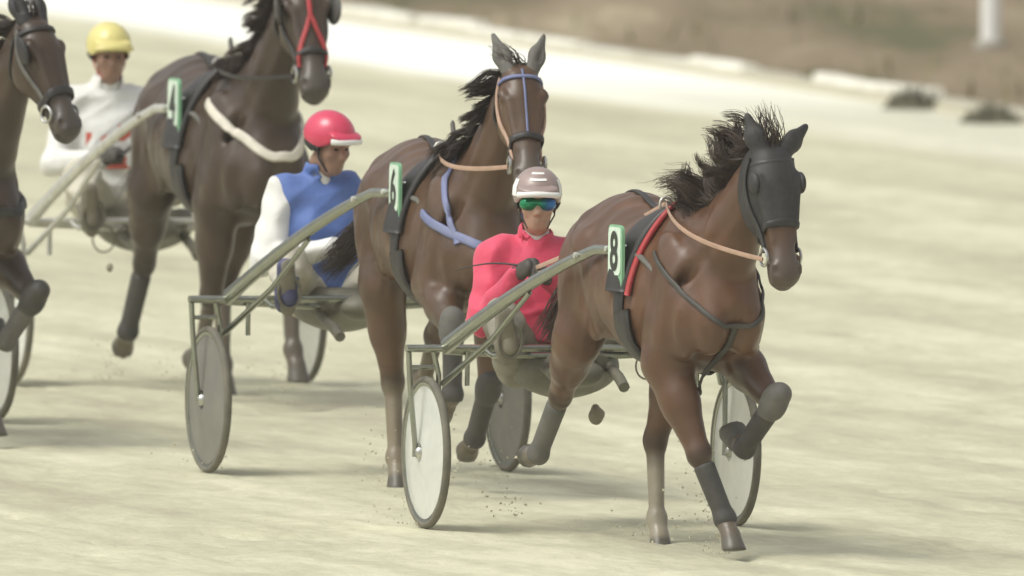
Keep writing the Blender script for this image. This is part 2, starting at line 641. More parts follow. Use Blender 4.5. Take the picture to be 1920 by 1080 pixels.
def build_ground():
    xs = ramp_axis(-6.5, 9.5, 0.06, 1500)
    ys = ramp_axis(-7.0, 46.0, 0.11, 3000)
    X, Y = np.meshgrid(xs, ys, indexing='ij')
    f = np.clip((X + 6.5) / 1.5, 0, 1) * np.clip((9.5 - X) / 1.5, 0, 1) * np.clip((Y + 7) / 1.5, 0, 1) * np.clip((46 - Y) / 3, 0, 1)
    Z = track_relief(X, Y) * f
    V = np.stack([X, Y, Z], -1).reshape(-1, 3)
    nx, ny = X.shape
    i = (np.arange(nx - 1)[:, None] * ny + np.arange(ny - 1)[None, :]).ravel()
    F = np.stack([i, i + ny, i + ny + 1, i + 1], 1)
    me = mesh_from('track', V, F)
    m = bpy.data.materials.new('track_sand')
    m.use_nodes = True
    t = m.node_tree
    N, L = t.nodes, t.links
    b = N['Principled BSDF']
    b.inputs['Roughness'].default_value = 0.95
    b.inputs['Specular IOR Level'].default_value = 0.15
    geo = N.new('ShaderNodeNewGeometry')
    mp = N.new('ShaderNodeMapping')
    mp.vector_type = 'TEXTURE'
    mp.inputs['Rotation'].default_value = (0, 0, R(HEAD_DIR - 90))
    L.new(geo.outputs['Position'], mp.inputs['Vector'])

    def streak(sx, sy, detail, seed):
        s = N.new('ShaderNodeVectorMath')
        s.operation = 'MULTIPLY'
        s.inputs[1].default_value = (sx, sy, 1)
        L.new(mp.outputs[0], s.inputs[0])
        a = N.new('ShaderNodeVectorMath')
        a.operation = 'ADD'
        a.inputs[1].default_value = (seed, seed * 1.7, 0)
        L.new(s.outputs[0], a.inputs[0])
        n = N.new('ShaderNodeTexNoise')
        n.inputs['Scale'].default_value = 1.0
        n.inputs['Detail'].default_value = detail
        n.inputs['Roughness'].default_value = 0.6
        L.new(a.outputs[0], n.inputs['Vector'])
        return n.outputs['Fac']
    s1 = streak(0.15, 1.15, 6, 3.0)
    s2 = streak(1.1, 3.0, 5, 9.0)
    s3 = streak(6.0, 11.0, 3, 17.0)
    cr = N.new('ShaderNodeValToRGB')
    e = cr.color_ramp.elements
    e[0].position, e[0].color = 0.39, (0.43, 0.405, 0.29, 1)
    e[1].position, e[1].color = 0.61, (0.655, 0.635, 0.465, 1)
    el = e.new(0.5)
    el.color = (0.53, 0.515, 0.365, 1)
    ma = N.new('ShaderNodeMath')
    ma.operation = 'MULTIPLY_ADD'
    ma.inputs[1].default_value = 0.52
    L.new(s1, ma.inputs[0])
    mb = N.new('ShaderNodeMath')
    mb.operation = 'MULTIPLY_ADD'
    mb.inputs[1].default_value = 0.30
    mb.inputs[2].default_value = 0.0
    L.new(s2, mb.inputs[0])
    L.new(mb.outputs[0], ma.inputs[2])
    mc = N.new('ShaderNodeMath')
    mc.operation = 'MULTIPLY_ADD'
    mc.inputs[1].default_value = 0.20
    L.new(s3, mc.inputs[0])
    L.new(ma.outputs[0], mc.inputs[2])
    L.new(mc.outputs[0], cr.inputs[0])
    # pale undisturbed lime sand along the kerb
    dt = N.new('ShaderNodeVectorMath')
    dt.operation = 'DOT_PRODUCT'
    dt.inputs[1].default_value = (KN.x, KN.y, 0)
    L.new(geo.outputs['Position'], dt.inputs[0])
    k0 = KN.x * K0.x + KN.y * K0.y
    ge = ground(889, 134)
    SW = k0 - (KN.x * ge.x + KN.y * ge.y) + .45
    wob = N.new('ShaderNodeMath')
    wob.operation = 'MULTIPLY_ADD'
    wob.inputs[1].default_value = 0.9
    L.new(s1, wob.inputs[0])
    L.new(dt.outputs['Value'], wob.inputs[2])
    r1 = N.new('ShaderNodeMapRange')
    r1.inputs['From Min'].default_value = k0 - SW + .35
    r1.inputs['From Max'].default_value = k0 - SW + .75
    L.new(wob.outputs[0], r1.inputs['Value'])
    du = N.new('ShaderNodeVectorMath')
    du.operation = 'DOT_PRODUCT'
    du.inputs[1].default_value = (KD.x, KD.y, 0)
    L.new(geo.outputs['Position'], du.inputs[0])
    r2 = N.new('ShaderNodeMapRange')
    kk = ground(1420, 175)
    ku = KD.x * kk.x + KD.y * kk.y
    r2.inputs['From Min'].default_value = ku + 3.5
    r2.inputs['From Max'].default_value = ku - 3.5
    r2.inputs['To Min'].default_value = 0.25
    L.new(du.outputs['Value'], r2.inputs['Value'])
    mm = N.new('ShaderNodeMath')
    mm.operation = 'MULTIPLY'
    L.new(r1.outputs[0], mm.inputs[0])
    L.new(r2.outputs[0], mm.inputs[1])
    mx = N.new('ShaderNodeMix')
    mx.data_type = 'RGBA'
    L.new(mm.outputs[0], mx.inputs['Factor'])
    L.new(cr.outputs[0], mx.inputs[6])
    mx.inputs[7].default_value = (0.93, 0.93, 0.83, 1)
    L.new(mx.outputs[2], b.inputs['Base Color'])
    bp = N.new('ShaderNodeBump')
    bp.inputs['Strength'].default_value = 0.5
    bp.inputs['Distance'].default_value = 0.02
    n4 = streak(9.0, 16.0, 4, 5.0)
    L.new(n4, bp.inputs['Height'])
    L.new(bp.outputs[0], b.inputs['Normal'])
    o = link('track', me, m)
    tag(o, kind='structure')
    return o


build_ground()


def build_infield():
    # strip of dry earth and grass behind the kerb, gently uneven
    us = np.concatenate([[-900, -300, -120], np.arange(-60, 40, 0.5), [80, 200, 700]])
    vs = np.concatenate([np.arange(0.20, 24, 0.25), [30, 45, 80, 160, 400, 1200]])
    U, W = np.meshgrid(us, vs, indexing='ij')
    Z = 0.05 + 0.10 * vnoise(U / 1.4, W / 0.7, 5) * np.clip(W - 0.3, 0, 1) + 0.05 * vnoise(U / 0.6, W / 0.4, 6) * np.clip(W - 0.3, 0, 1)
    X = K0.x + KD.x * U + KN.x * W
    Y = K0.y + KD.y * U + KN.y * W
    V = np.stack([X, Y, Z], -1).reshape(-1, 3)
    nu, nv = U.shape
    i = (np.arange(nu - 1)[:, None] * nv + np.arange(nv - 1)[None, :]).ravel()
    F = np.stack([i, i + nv, i + nv + 1, i + 1], 1)
    me = mesh_from('infield', V, F)
    m = bpy.data.materials.new('dry_infield')
    m.use_nodes = True
    t = m.node_tree
    N, L = t.nodes, t.links
    b = N['Principled BSDF']
    b.inputs['Roughness'].default_value = 1.0
    b.inputs['Specular IOR Level'].default_value = 0.1
    geo = N.new('ShaderNodeNewGeometry')
    mp = N.new('ShaderNodeMapping')
    mp.inputs['Scale'].default_value = (0.8, 0.16, 1)
    L.new(geo.outputs['Position'], mp.inputs['Vector'])
    n1 = N.new('ShaderNodeTexNoise')
    n1.inputs['Scale'].default_value = 0.8
    n1.inputs['Detail'].default_value = 7
    n1.inputs['Roughness'].default_value = 0.65
    L.new(mp.outputs[0], n1.inputs['Vector'])
    cr = N.new('ShaderNodeValToRGB')
    e = cr.color_ramp.elements
    e[0].position, e[0].color = 0.36, (0.13, 0.125, 0.070, 1)
    e[1].position, e[1].color = 0.66, (0.38, 0.325, 0.22, 1)
    x = e.new(0.46)
    x.color = (0.22, 0.175, 0.115, 1)
    x = e.new(0.56)
    x.color = (0.26, 0.21, 0.14, 1)
    L.new(n1.outputs['Fac'], cr.inputs[0])
    L.new(cr.outputs[0], b.inputs['Base Color'])
    o = link('infield', me, m)
    tag(o, kind='structure')


build_infield()


def build_kerb():
    base = MB()
    a, bq = K0 + KD * -70, K0 + KD * 45
    n = KN * 0.17
    base.add([a - n, bq - n, bq + n, a + n] + [p + Vector((0, 0, 0.05)) for p in (a - n, bq - n, bq + n, a + n)],
             [(3, 2, 1, 0), (4, 5, 6, 7), (0, 1, 5, 4), (1, 2, 6, 5), (2, 3, 7, 6), (3, 0, 4, 7)])
    kerb = base.build('kerb', mat('kerb_footing', (0.52, 0.49, 0.38), 0.9, dust=0.3), smooth=False)
    tag(kerb, kind='structure')
    mk = mat('kerb_whitewash', (0.80, 0.79, 0.69), 0.8, var=0.15, scale=5, dust=0.15)
    ang = math.atan2(KD.y, KD.x)
    blocks = []
    for q in range(4):
        mb = MB()
        L2, W2, H2 = 0.66, 0.07, 0.06
        prof = [(-W2, 0), (-W2, H2 * 0.6), (-W2 * 0.6, H2), (W2 * 0.6, H2), (W2, H2 * 0.6), (W2, 0)]
        xs = np.linspace(-L2, L2, 6)
        V, F = [], []
        for xq in xs:
            for (yy, zz) in prof:
                V.append((xq, yy + random.uniform(-.012, .012), zz * random.uniform(.9, 1.05)))
        npf = len(prof)
        for i in range(5):
            for k in range(npf - 1):
                F.append((i * npf + k, (i + 1) * npf + k, (i + 1) * npf + k + 1, i * npf + k + 1))
        F.append(tuple(range(npf)))
        F.append(tuple(5 * npf + k for k in range(npf))[::-1])
        mb.add(V, F)
        me = mesh_from('kerb_block', mb.v, mb.f, False)
        me.materials.append(mk)
        blocks.append(me)
    for i in range(64):
        o = bpy.data.objects.new('kerb_block', random.choice(blocks))
        COL.objects.link(o)
        o.parent = kerb
        p = K0 + KD * (-52 + i * 1.42 + random.uniform(-.04, .04)) + KN * random.uniform(-.05, .05)
        o.location = (p.x, p.y, 0.045 + random.choice((-.07, -.045, -.02, 0, .005)) + random.uniform(-.015, .01))
        o.rotation_euler = (random.uniform(-.05, .05), random.uniform(-.012, .012), ang + random.uniform(-.02, .02))


build_kerb()


def weed(px, py, hgt, spread, n, label, col):
    p = ground(px, py)
    V, F = [], []
    for i in range(n):
        a = random.uniform(0, 2 * math.pi)
        r = spread * math.sqrt(random.random())
        bx, by = r * math.cos(a), r * math.sin(a)
        hh = hgt * random.uniform(.4, 1.0) * (1.05 - (r / spread) ** 2)
        a2 = random.uniform(0, 2 * math.pi)
        lean = random.uniform(.1, .6) * hh
        ww = random.uniform(.006, .016)
        k = len(V)
        wx, wy = -math.sin(a2) * ww, math.cos(a2) * ww
        for s, q in ((0, 1), (.55, .9), (1, .1)):
            cx, cy, cz = bx + math.cos(a2) * lean * s * s, by + math.sin(a2) * lean * s * s, hh * (s - .15 * s * s)
            V += [(cx - wx * q, cy - wy * q, cz), (cx + wx * q, cy + wy * q, cz)]
        F += [(k, k + 1, k + 3, k + 2), (k + 2, k + 3, k + 5, k + 4)]
    o = link('weed_clump', mesh_from('weed_clump', V, F, False), mat('weed' + col, {'d': (0.21, 0.20, 0.14), 'o': (0.15, 0.15, 0.07)}[col], 0.8, var=.3), None, (p.x, p.y, 0.0))
    tag(o, label, 'weed', 'weeds along the white kerb', 'stuff')


weed(1712, 205, .22, .20, 300, 'dark low weed clump in front of the kerb, left of the two', 'd')
weed(1858, 231, .20, .20, 300, 'dark low weed clump at the right picture edge by the kerb', 'd')
weed(1530, 160, .16, .15, 160, 'small olive weed clump overhanging the kerb above the running horses', 'o')


def infield_grass():
    V, F = [], []
    for i in range(9000):
        u, v = random.uniform(-30, 16), random.uniform(.3, 20)
        if vnoise(np.array([u / 2.2]), np.array([v / 1.4]), 9)[0] < .52:
            continue
        bx, by = K0.x + KD.x * u + KN.x * v, K0.y + KD.y * u + KN.y * v
        a = random.uniform(0, 6.28)
        hh, ww = random.uniform(.06, .22), random.uniform(.008, .02)
        k = len(V)
        dx, dy = math.cos(a), math.sin(a)
        V += [(bx - dy * ww, by + dx * ww, .05), (bx + dy * ww, by - dx * ww, .05), (bx + dx * hh * .5, by + dy * hh * .5, .05 + hh)]
        F.append((k, k + 1, k + 2))
    o = link('infield_grass', mesh_from('infield_grass', V, F, False), mat('dry_grass', (0.20, 0.185, 0.085), 0.9, var=.35, scale=.8))
    tag(o, 'sparse dry grass growing on the brown infield', 'grass', kind='stuff')


infield_grass()


def white_post():
    p = ground(1857, 118)
    root = bpy.data.objects.new('rail_post', None)
    COL.objects.link(root)
    root.location = (p.x, p.y, 0)
    tag(root, 'thick white upright post standing in the brown infield', 'post')
    MB().tube([(0, 0, 0), (0, 0, 3.0)], .066, 16).build('shaft', M_HWHITE, root)
    MB().tube([(0, 0, 3.0), (0, 0, 3.03), (0, 0, 3.06)], [.075, .075, .04], 16).build('cap', M_HWHITE, root)
    MB().tube([(0, 0, 0), (0, 0, .14), (0, 0, .16)], [.12, .11, .07], 16).build('footing', mat('concrete', (0.36, 0.34, 0.29), .9), root)


white_post()


# ------------------------------------------------------------------ hair strands
def strands(roots, normals, flow, length, n_seg=7, width=.006, curl=.06, lift=.4, grav=.0, spread=.12, rng=RNG, phase=None, clump=0.0, freq=7.0):
    """tapering three-sided locks; roots (N,3), flow = main direction, bent up from the skin normal"""
    n = len(roots)
    unit = lambda a: a / (np.linalg.norm(a, axis=1, keepdims=True) + 1e-9)
    L = length * rng.uniform(.62, 1.12, n)
    fl = unit(np.array(flow, float)[None] + rng.normal(0, spread, (n, 3)))
    nn = np.array(normals, float)
    d = unit(nn * lift + fl * (1 - lift))
    pos = np.array(roots, float) - nn * .008
    ph = rng.uniform(0, 6.28, (n, 3)) if phase is None else phase + rng.normal(0, .22, (n, 3))
    wd = width * rng.uniform(.6, 1.3, n)
    rings = []
    for sg in range(n_seg + 1):
        t = sg / n_seg
        a = unit(np.cross(d, np.array([[.3, .2, 1.0]])))
        b = np.cross(d, a)
        wv = (wd * (1 - t ** 1.6) + .0008)[:, None]
        rings.append(np.stack([pos + a * math.cos(q * 2.094) * wv + b * math.sin(q * 2.094) * wv * .6 for q in range(3)], 1))
        d = unit(d * .72 + fl * .34 + curl * np.sin(ph + t * freq) + np.array([[0, 0, -grav]]))
        pos = pos + d * (L / n_seg)[:, None]
    V = np.stack(rings, 1)
    if clump:
        c = V.mean(axis=(0, 2), keepdims=True)
        tt = (np.arange(n_seg + 1) / n_seg)[None, :, None, None]
        own = V.mean(axis=2, keepdims=True)
        V = V + (c - own) * clump * np.sin(tt * math.pi / 2)
    V = V.reshape(-1, 3)
    m = (n_seg + 1) * 3
    F = []
    for sg in range(n_seg):
        for q in range(3):
            q2 = (q + 1) % 3
            base = np.arange(n) * m + sg * 3
            F.append(np.stack([base + q, base + q2, base + 3 + q2, base + 3 + q], 1))
    return V, np.concatenate(F)


# ------------------------------------------------------------------ horse
TORSO = [  # x, top, bottom, half width, top narrowing
    (-.88, 1.27, 1.14, .035, 0), (-.84, 1.36, 1.03, .12, 0), (-.76, 1.45, .98, .20, .05), (-.62, 1.535, .96, .262, .10),
    (-.46, 1.575, .96, .280, .12), (-.30, 1.565, .950, .275, .12), (-.10, 1.52, .895, .285, .10), (.10, 1.495, .840, .285, .12),
    (.26, 1.52, .805, .262, .22), (.40, 1.57, .800, .232, .38), (.54, 1.545, .83, .200, .36), (.67, 1.46, .885, .178, .22),
    (.77, 1.35, .955, .150, .10), (.85, 1.23, 1.03, .105, .0), (.895, 1.15, 1.10, .035, 0)]


def build_horse(name, label, loc, psi, bend, poll, head_pitch, head_yaw, legs, coat, tack, lift=0.0, seed=1, scale=1.0, group='harness racing horses', ear_tilt=8):
    rng = np.random.default_rng(seed)
    S = Sdf()
    # ---- trunk
    st = [(x, t - 1.15, 1.15 - b, hw, eg) for x, t, b, hw, eg in TORSO]
    S.add(loft((0, 0, 1.15), (1, 0, 0), (0, 0, 1), st, k=.04, power=2.15))
    for s in (-1, 1):
        S.add(ell((.58, s * .148, 1.16), (.165, .085, .30), .035, rot_axes(0, -24, 0)))       # shoulder blade
        S.add(ell((.755, s * .082, 1.05), (.135, .085, .15), .03))                            # breast muscle
        S.add(ell((-.58, s * .170, 1.18), (.25, .120, .30), .045, rot_axes(0, 20, 0)))        # haunch
        S.add(ell((-.72, s * .13, 1.06), (.14, .10, .24), .06))                              # buttock
        S.add(ell((.44, s * .185, 1.02), (.13, .060, .12), .035, rot_axes(0, 30, 0)))         # triceps
        S.add(ell((-.30, s * .215, 1.05), (.11, .030, .13), .12, rot_axes(0, -25, 0)))        # flank fold
        S.add(ell((-.36, s * .245, 1.34), (.07, .05, .07), .10))                             # hip bone
    info = {}
    # ---- legs
    X, Z = np.array([1., 0, 0]), np.array([0, 0, 1.])

    def adir(a):
        return np.array([math.sin(R(a)), 0, -math.cos(R(a))])
    for key, sp in legs.items():
        s = 1 if key[1] == 'L' else -1
        if key[0] == 'F':
            el = np.array([.47 + sp.get('dx', 0), s * .148, .90 + sp.get('dz', 0)])
            kn = el + adir(sp['a'][0]) * .445
            kn[1] = s * .128 + sp.get('ky', 0)
            fe = kn + adir(sp['a'][1]) * .300
            fe[1] = s * .118 + sp.get('fy', 0)
            co = fe + adir(sp['a'][2]) * .095
            S.add(rcone((.66, s * .125, 1.10), el, .10, .10, .05))
            S.add(rcone(el, el + (kn - el) * .45, .118, .098, .05, (np.array([0, 1, 0]), .84)))
            S.add(rcone(el + (kn - el) * .40, kn, .096, .052, .03, (np.array([0, 1, 0]), .90)))
            S.add(ell(kn, (.056, .056, .066), .025))
            S.add(rcone(kn, fe, .037, .032, .02))
            back = norm(np.cross([0, 1, 0], fe - kn))
            S.add(rcone(kn - back * .022 + (fe - kn) * .12, fe - back * .024, .017, .018, .008))
            S.add(ell(fe, (.047, .046, .049), .02))
        else:
            hip = np.array([-.58, s * .14, 1.20])
            sti = np.array([-.40 + sp.get('dx', 0), s * .200 + sp.get('sy', 0), .92 + sp.get('dz', 0)])
            kn = sti + adir(sp['a'][0]) * .47
            kn[1] = s * .13 + sp.get('ky', 0)
            fe = kn + adir(sp['a'][1]) * .355
            fe[1] = s * .125 + sp.get('fy', 0)
            co = fe + adir(sp['a'][2]) * .095
            S.add(rcone(hip, sti, .19, .125, .08, (np.array([0, 1, 0]), .75)))
            S.add(rcone((-.76, s * .12, 1.08), sti + (kn - sti) * .40, .12, .085, .07, (np.array([0, 1, 0]), .75)))
            S.add(rcone(sti, sti + (kn - sti) * .5, .128, .098, .06, (np.array([0, 1, 0]), .84)))
            S.add(rcone(sti + (kn - sti) * .45, kn, .092, .054, .03, (np.array([0, 1, 0]), .90)))
            back = norm(np.cross([0, 1, 0], fe - kn))
            S.add(ell(kn, (.058, .053, .072), .025))
            pt = kn - back * .045 - norm(fe - kn) * .035                                       # point of hock
            S.add(rcone(pt, kn, .030, .038, .025))
            S.add(rcone(sti + (kn - sti) * .62 - back * .07, pt, .020, .020, .03))              # achilles
            S.add(rcone(kn, fe, .043, .035, .02))
            S.add(rcone(kn - back * .026 + (fe - kn) * .12, fe - back * .025, .018, .018, .008))
            S.add(ell(fe, (.049, .048, .050), .02))
        S.add(rcone(fe, co, .040, .042, .02))
        hd = adir(sp['a'][2] * .55 + sp['sole'] * .45)
        tip = co + hd * .085
        hc = rcone(co - hd * .005, tip + hd * .02, .043, .062, .010)
        nsole = adir(sp['sole'])
        base = hc.fn

        def hoof(x, y, z, base=base, tip=tip, nsole=nsole):
            return np.maximum(base(x, y, z), (x - tip[0]) * nsole[0] + (y - tip[1]) * nsole[1] + (z - tip[2]) * nsole[2] + .012)
        S.add(Prim(hoof, hc.lo, hc.hi, .008))
        info[key] = dict(kn=kn, fe=fe, co=co, tip=tip, back=back)
    # ---- neck and head
    poll = np.array(poll, float)
    nb = np.array([.50, 0, 1.20])
    nd = poll - nb
    nl = np.linalg.norm(nd)
    nup = np.array([-nd[2], 0, nd[0]])
    S.add(loft(nb, nd, nup, [(-.10, .26, .20, .13, .1), (.05, .265, .25, .145, .2), (.20, .225, .235, .135, .32), (.40 * nl, .185, .195, .118, .36),
                             (.60 * nl, .150, .150, .095, .30), (.80 * nl, .118, .112, .082, .2), (.95 * nl, .088, .088, .072, .1), (nl + .04, .05, .06, .05, 0)], k=.07))
    S.add(rcone(nb + [.10, 0, -.02], nb + nd * .75 + norm(np.cross([0, 1, 0], nd)) * .03, .13, .07, .08, (np.array([0, 1, 0]), .8)))
    hp = R(head_pitch)
    hy = R(head_yaw)
    hd = np.array([math.sin(hp) * math.cos(hy), math.sin(hp) * math.sin(hy), -math.cos(hp)])      # poll -> muzzle
    hf = np.array([math.cos(hp) * math.cos(hy), math.cos(hp) * math.sin(hy), math.sin(hp)])       # forehead normal
    hl = np.cross(hf, -hd)
    if hl[1] < 0:
        hl = -hl                                                                                  # towards the horse's left
    ho = poll + hf * .005

    def hpt(t, f, l):
        return ho + hd * t + hf * f + hl * l
    S.add(loft(ho, hd, hf, [(-.045, .030, .045, .045, 0), (0, .070, .085, .078, 0), (.06, .088, .125, .098, .0), (.13, .094, .160, .106, .02), (.20, .086, .172, .100, .06),
                            (.28, .074, .160, .084, .12), (.36, .064, .118, .068, .14), (.44, .058, .088, .062, .10), (.50, .057, .084, .066, .02),
                            (.55, .053, .084, .068, -.02), (.585, .040, .074, .060, 0), (.61, .008, .045, .030, 0)], k=.035, power=2.35))
    for s in (-1, 1):
        S.add(ell(hpt(.215, -.085, s * .060), (.085, .040, .080), .03, np.stack([hd, hl, hf], 1)))    # jowl
        S.add(ell(hpt(.135, .045, s * .096), (.036, .022, .030), .02, np.stack([hd, hl, hf], 1)))     # eye socket
        S.add(rcone(hpt(.17, .055, s * .072), hpt(.40, .028, s * .050), .020, .012, .03))              # facial crest
        S.add(ell(hpt(.535, .020, s * .056), (.034, .020, .028), .015, np.stack([hd, hl, hf], 1)))    # nostril flare
        # ears
        ed = norm(-hd * 1.0 + hl * s * math.tan(R(ear_tilt + (tack.get('ear_out', 0) if s > 0 else 0))) + hf * .06)
        eb = hpt(-.005, .035, s * .055)
        er = norm(hl * s * .55 + hf * .8)
        S.add(rcone(eb, eb + ed * .08, .030, .037, .02, (er, .60)))
        S.add(rcone(eb + ed * .07, eb + ed * .170, .035, .008, .02, (er, .55)))
        S.sub(rcone(eb + ed * .045 + er * .028, eb + ed * .145 + er * .020, .020, .008, .01))
        S.sub(ell(hpt(.548, .034, s * .060), (.024, .014, .013), .008, np.stack([hd * .9 + hf * .4, hl, hf], 1)))
        S.sub(rcone(hpt(.520, -.030, s * .075), hpt(.62, -.028, s * .030), .008, .006, .008))          # mouth
    S.add(ell(hpt(.585, -.045, 0), (.028, .036, .026), .02, np.stack([hd, hl, hf], 1)))                # lower lip
    S.add(rcone((-.84, 0, 1.36), (-.93, 0, 1.26), .05, .04, .04))                                      # dock
    for s in (-1, 1):
        g0, g1 = nb + np.array([.16, s * .165, .02]), nb + nd * .78 + np.array([.055, s * .105, -.07])
        S.sub(rcone(g0, g1, .022, .012, .05))                                                          # jugular groove
        S.sub(rcone((.50, s * .275, 1.36), (.36, s * .270, .98), .020, .020, .06))                     # behind the shoulder
        S.sub(rcone((.70, s * .250, 1.26), (.66, s * .245, .96), .020, .025, .05))                     # shoulder to breast
        S.sub(rcone((-.34, s * .325, 1.26), (-.30, s * .300, 1.08), .018, .018, .08))                  # flank hollow
        S.sub(rcone((-.66, s * .325, 1.22), (-.60, s * .290, .92), .018, .018, .05))                   # thigh groove
    S.sub(rcone((.905, 0, 1.10), (.86, 0, .92), .018, .022, .04))                                      # breast cleft

    def uneven(x, y, z):
        body = np.clip((z - .75) * 5, 0, 1) * np.clip((.95 - x) * 5, 0, 1)
        return body * (.0022 * np.sin(34 * x + 9 * z + 2.5 * np.sin(14 * z)) + .0030 * np.sin(15 * z + 11 * x + 2 * np.sin(9 * y + 7 * x)) + .0018 * np.sin(52 * x - 12 * z)) + 0 * y
    V, F = S.mesh(.0115, uneven)

    # ---- spine bend
    th0, th1 = R(bend[0]), R(bend[1])
    xs = np.linspace(-2.2, 2.4, 461)
    sm = np.clip((xs + .25) / 1.0, 0, 1)
    th = th0 + (th1 - th0) * sm * sm * (3 - 2 * sm)
    dx = xs[1] - xs[0]
    sx = np.cumsum(np.cos(th)) * dx
    sy = np.cumsum(np.sin(th)) * dx
    sx -= np.interp(0, xs, sx)
    sy -= np.interp(0, xs, sy)

    def deform(P):
        P = np.atleast_2d(np.asarray(P, float))
        t = np.interp(P[:, 0], xs, th)
        return np.stack([np.interp(P[:, 0], xs, sx) - np.sin(t) * P[:, 1], np.interp(P[:, 0], xs, sy) + np.cos(t) * P[:, 1], P[:, 2] + lift], 1)

    # ---- coat colour (bay points, dusty lower legs, grey muzzle)
    c0, c1, cd = np.array(coat['body']), np.array(coat['dark']), np.array(coat['dust'])
    col = np.repeat(c0[None], len(V), 0)

    def blend(c, w):
        nonlocal col
        w = np.clip(w, 0, 1)[:, None]
        col = col * (1 - w) + np.array(c) * w
    nz = vnoise(V[:, 0] * 9 + 40, V[:, 2] * 9 + V[:, 1] * 7, seed) - .5
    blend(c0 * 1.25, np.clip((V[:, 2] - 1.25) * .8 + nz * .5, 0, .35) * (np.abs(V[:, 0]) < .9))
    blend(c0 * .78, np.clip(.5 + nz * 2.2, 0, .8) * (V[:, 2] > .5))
    q = V - ho
    tq, fq = q @ hd, q @ hf
    onh = (np.abs(q @ hl) < .2) & (tq > -.05) & (tq < .7) & (fq > -.25) & (fq < .25)
    blend(coat['muzzle'], np.where(onh, np.clip((tq - .36) / .16, 0, .85), 0))
    for key, J in info.items():
        k_, f_, t_ = J['kn'], J['fe'], J['tip']
        ax = norm(f_ - k_)
        dk = np.linalg.norm(V - (k_ + f_) / 2, axis=1)
        tt = ((V - k_) @ ax)
        near = (dk < .30) & (np.abs(V[:, 1] - k_[1]) < .12)
        blend(c1, np.where(near, np.clip((tt + .07) / .10, 0, .7), 0))
        blend(cd, np.where(near, np.clip((tt - .02 + nz * .1) / .16, 0, legs[key].get('dust', .55)), 0))
        dh = np.linalg.norm(V - (J['co'] + t_) / 2, axis=1)
        blend((.10, .09, .07), np.where(dh < .085, np.clip(((V - J['co']) @ norm(t_ - J['co'])) * 40, 0, 1), 0))
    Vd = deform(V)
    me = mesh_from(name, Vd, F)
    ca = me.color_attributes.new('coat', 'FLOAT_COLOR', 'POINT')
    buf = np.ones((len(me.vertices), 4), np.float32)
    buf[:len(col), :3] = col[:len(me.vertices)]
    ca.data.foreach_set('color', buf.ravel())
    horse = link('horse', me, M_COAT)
    horse.location = (loc[0], loc[1], 0)
    horse.rotation_euler = (0, 0, R(psi - 90))
    tag(horse, label, 'horse', group)
    horse.scale = (scale,) * 3
    MW = Matrix.Translation((loc[0], loc[1], 0)) @ Matrix.Rotation(R(psi - 90), 4, 'Z') @ Matrix.Scale(scale, 4)

    # ---- helpers for tack
    def strap(pname, pts, wdt, m, off=.006, thick=.006, closed=False, n=60, parent=horse, side=None, proj=True):
        pts = np.array(pts, float)
        if closed:
            pts = np.vstack([pts, pts[:1]])
        seg = np.r_[0, np.cumsum(np.linalg.norm(np.diff(pts, axis=0), axis=1))]
        s = np.linspace(0, seg[-1], n)
        st_ = np.concatenate([seg[:, None], pts], 1)
        if closed:
            P = np.stack([np.interp(s, seg, pts[:, i]) for i in range(3)], 1)
        else:
            D = dense(st_, n)
            P = D[:, 1:]
        if proj:
            P, G = S.project(P, off)
        else:
            G = S.grad(P)
        for _ in range(3):
            if closed:
                P[:-1] = (np.roll(P[:-1], 1, 0) + P[:-1] * 2 + np.roll(P[:-1], -1, 0)) / 4
                P[-1] = P[0]
            else:
                P[1:-1] = (P[:-2] + 2 * P[1:-1] + P[2:]) / 4
        if proj:
            d = S.at(P)
            P = P + G * np.clip(off - d, 0, .02)[:, None]
        T = np.gradient(P, axis=0)
        if closed:
            T[0] = T[-1] = P[1] - P[-2]
        T /= np.linalg.norm(T, axis=1, keepdims=True) + 1e-9
        W = np.cross(T, G)
        W /= np.linalg.norm(W, axis=1, keepdims=True) + 1e-9
        G2 = np.cross(W, T)
        hw = wdt / 2
        prof = [(-hw, -thick), (-hw, thick * .6), (-hw * .5, thick), (hw * .5, thick), (hw, thick * .6), (hw, -thick)]
        V = np.concatenate([P + W * a + G2 * b for a, b in prof])
        m_, L = len(prof), n
        Fq = []
        for i in range(L - 1):
            for k in range(m_):
                k2 = (k + 1) % m_
                Fq.append((k * L + i, k2 * L + i, k2 * L + i + 1, k * L + i + 1))
        if not closed:
            Fq += [tuple(k * L for k in range(m_)), tuple(k * L + L - 1 for k in range(m_))[::-1]]
        return link(pname, mesh_from(pname, deform(V), Fq), m, parent)

    def ring(c, n, r, e=None, a0=0, a1=360, k=24):
        n = norm(n)
        e = norm(np.cross(n, [0, 1, 0])) if e is None else norm(e)
        f = np.cross(n, e)
        A = np.radians(np.linspace(a0, a1, k, endpoint=(a1 - a0) < 359))
        return [np.array(c) + (e * math.cos(a) + f * math.sin(a)) * r for a in A]

    def surf(p, off=.0):
        P, G = S.project(np.array([p], float), off)
        return P[0], G[0]

    def sdfpart(pname, prims, h, m, keeps=(), parent=horse, cuts=()):
        s = Sdf().add(*prims)
        s.sub(*cuts)
        for c, nn in keeps:
            s.keep(c, nn)
        Vv, Ff = s.mesh(h)
        return link(pname, mesh_from(pname, deform(Vv), Ff), m, parent)

    # eyes
    for s in (-1, 1):
        ec = hpt(.137, .047, s * .107)
        sdfpart('eye', [ell(ec, (.019, .013, .016), 0, np.stack([hd, hl, hf], 1))], .004, M_EYE)

    # mane: locks of fine strands blown back by the pace
    nlock, per = tack.get('locks', 38), 44
    mfl = np.array(tack.get('mane_flow', (-.75, -.55, .25)), float)
    Vm, Fm = [], []
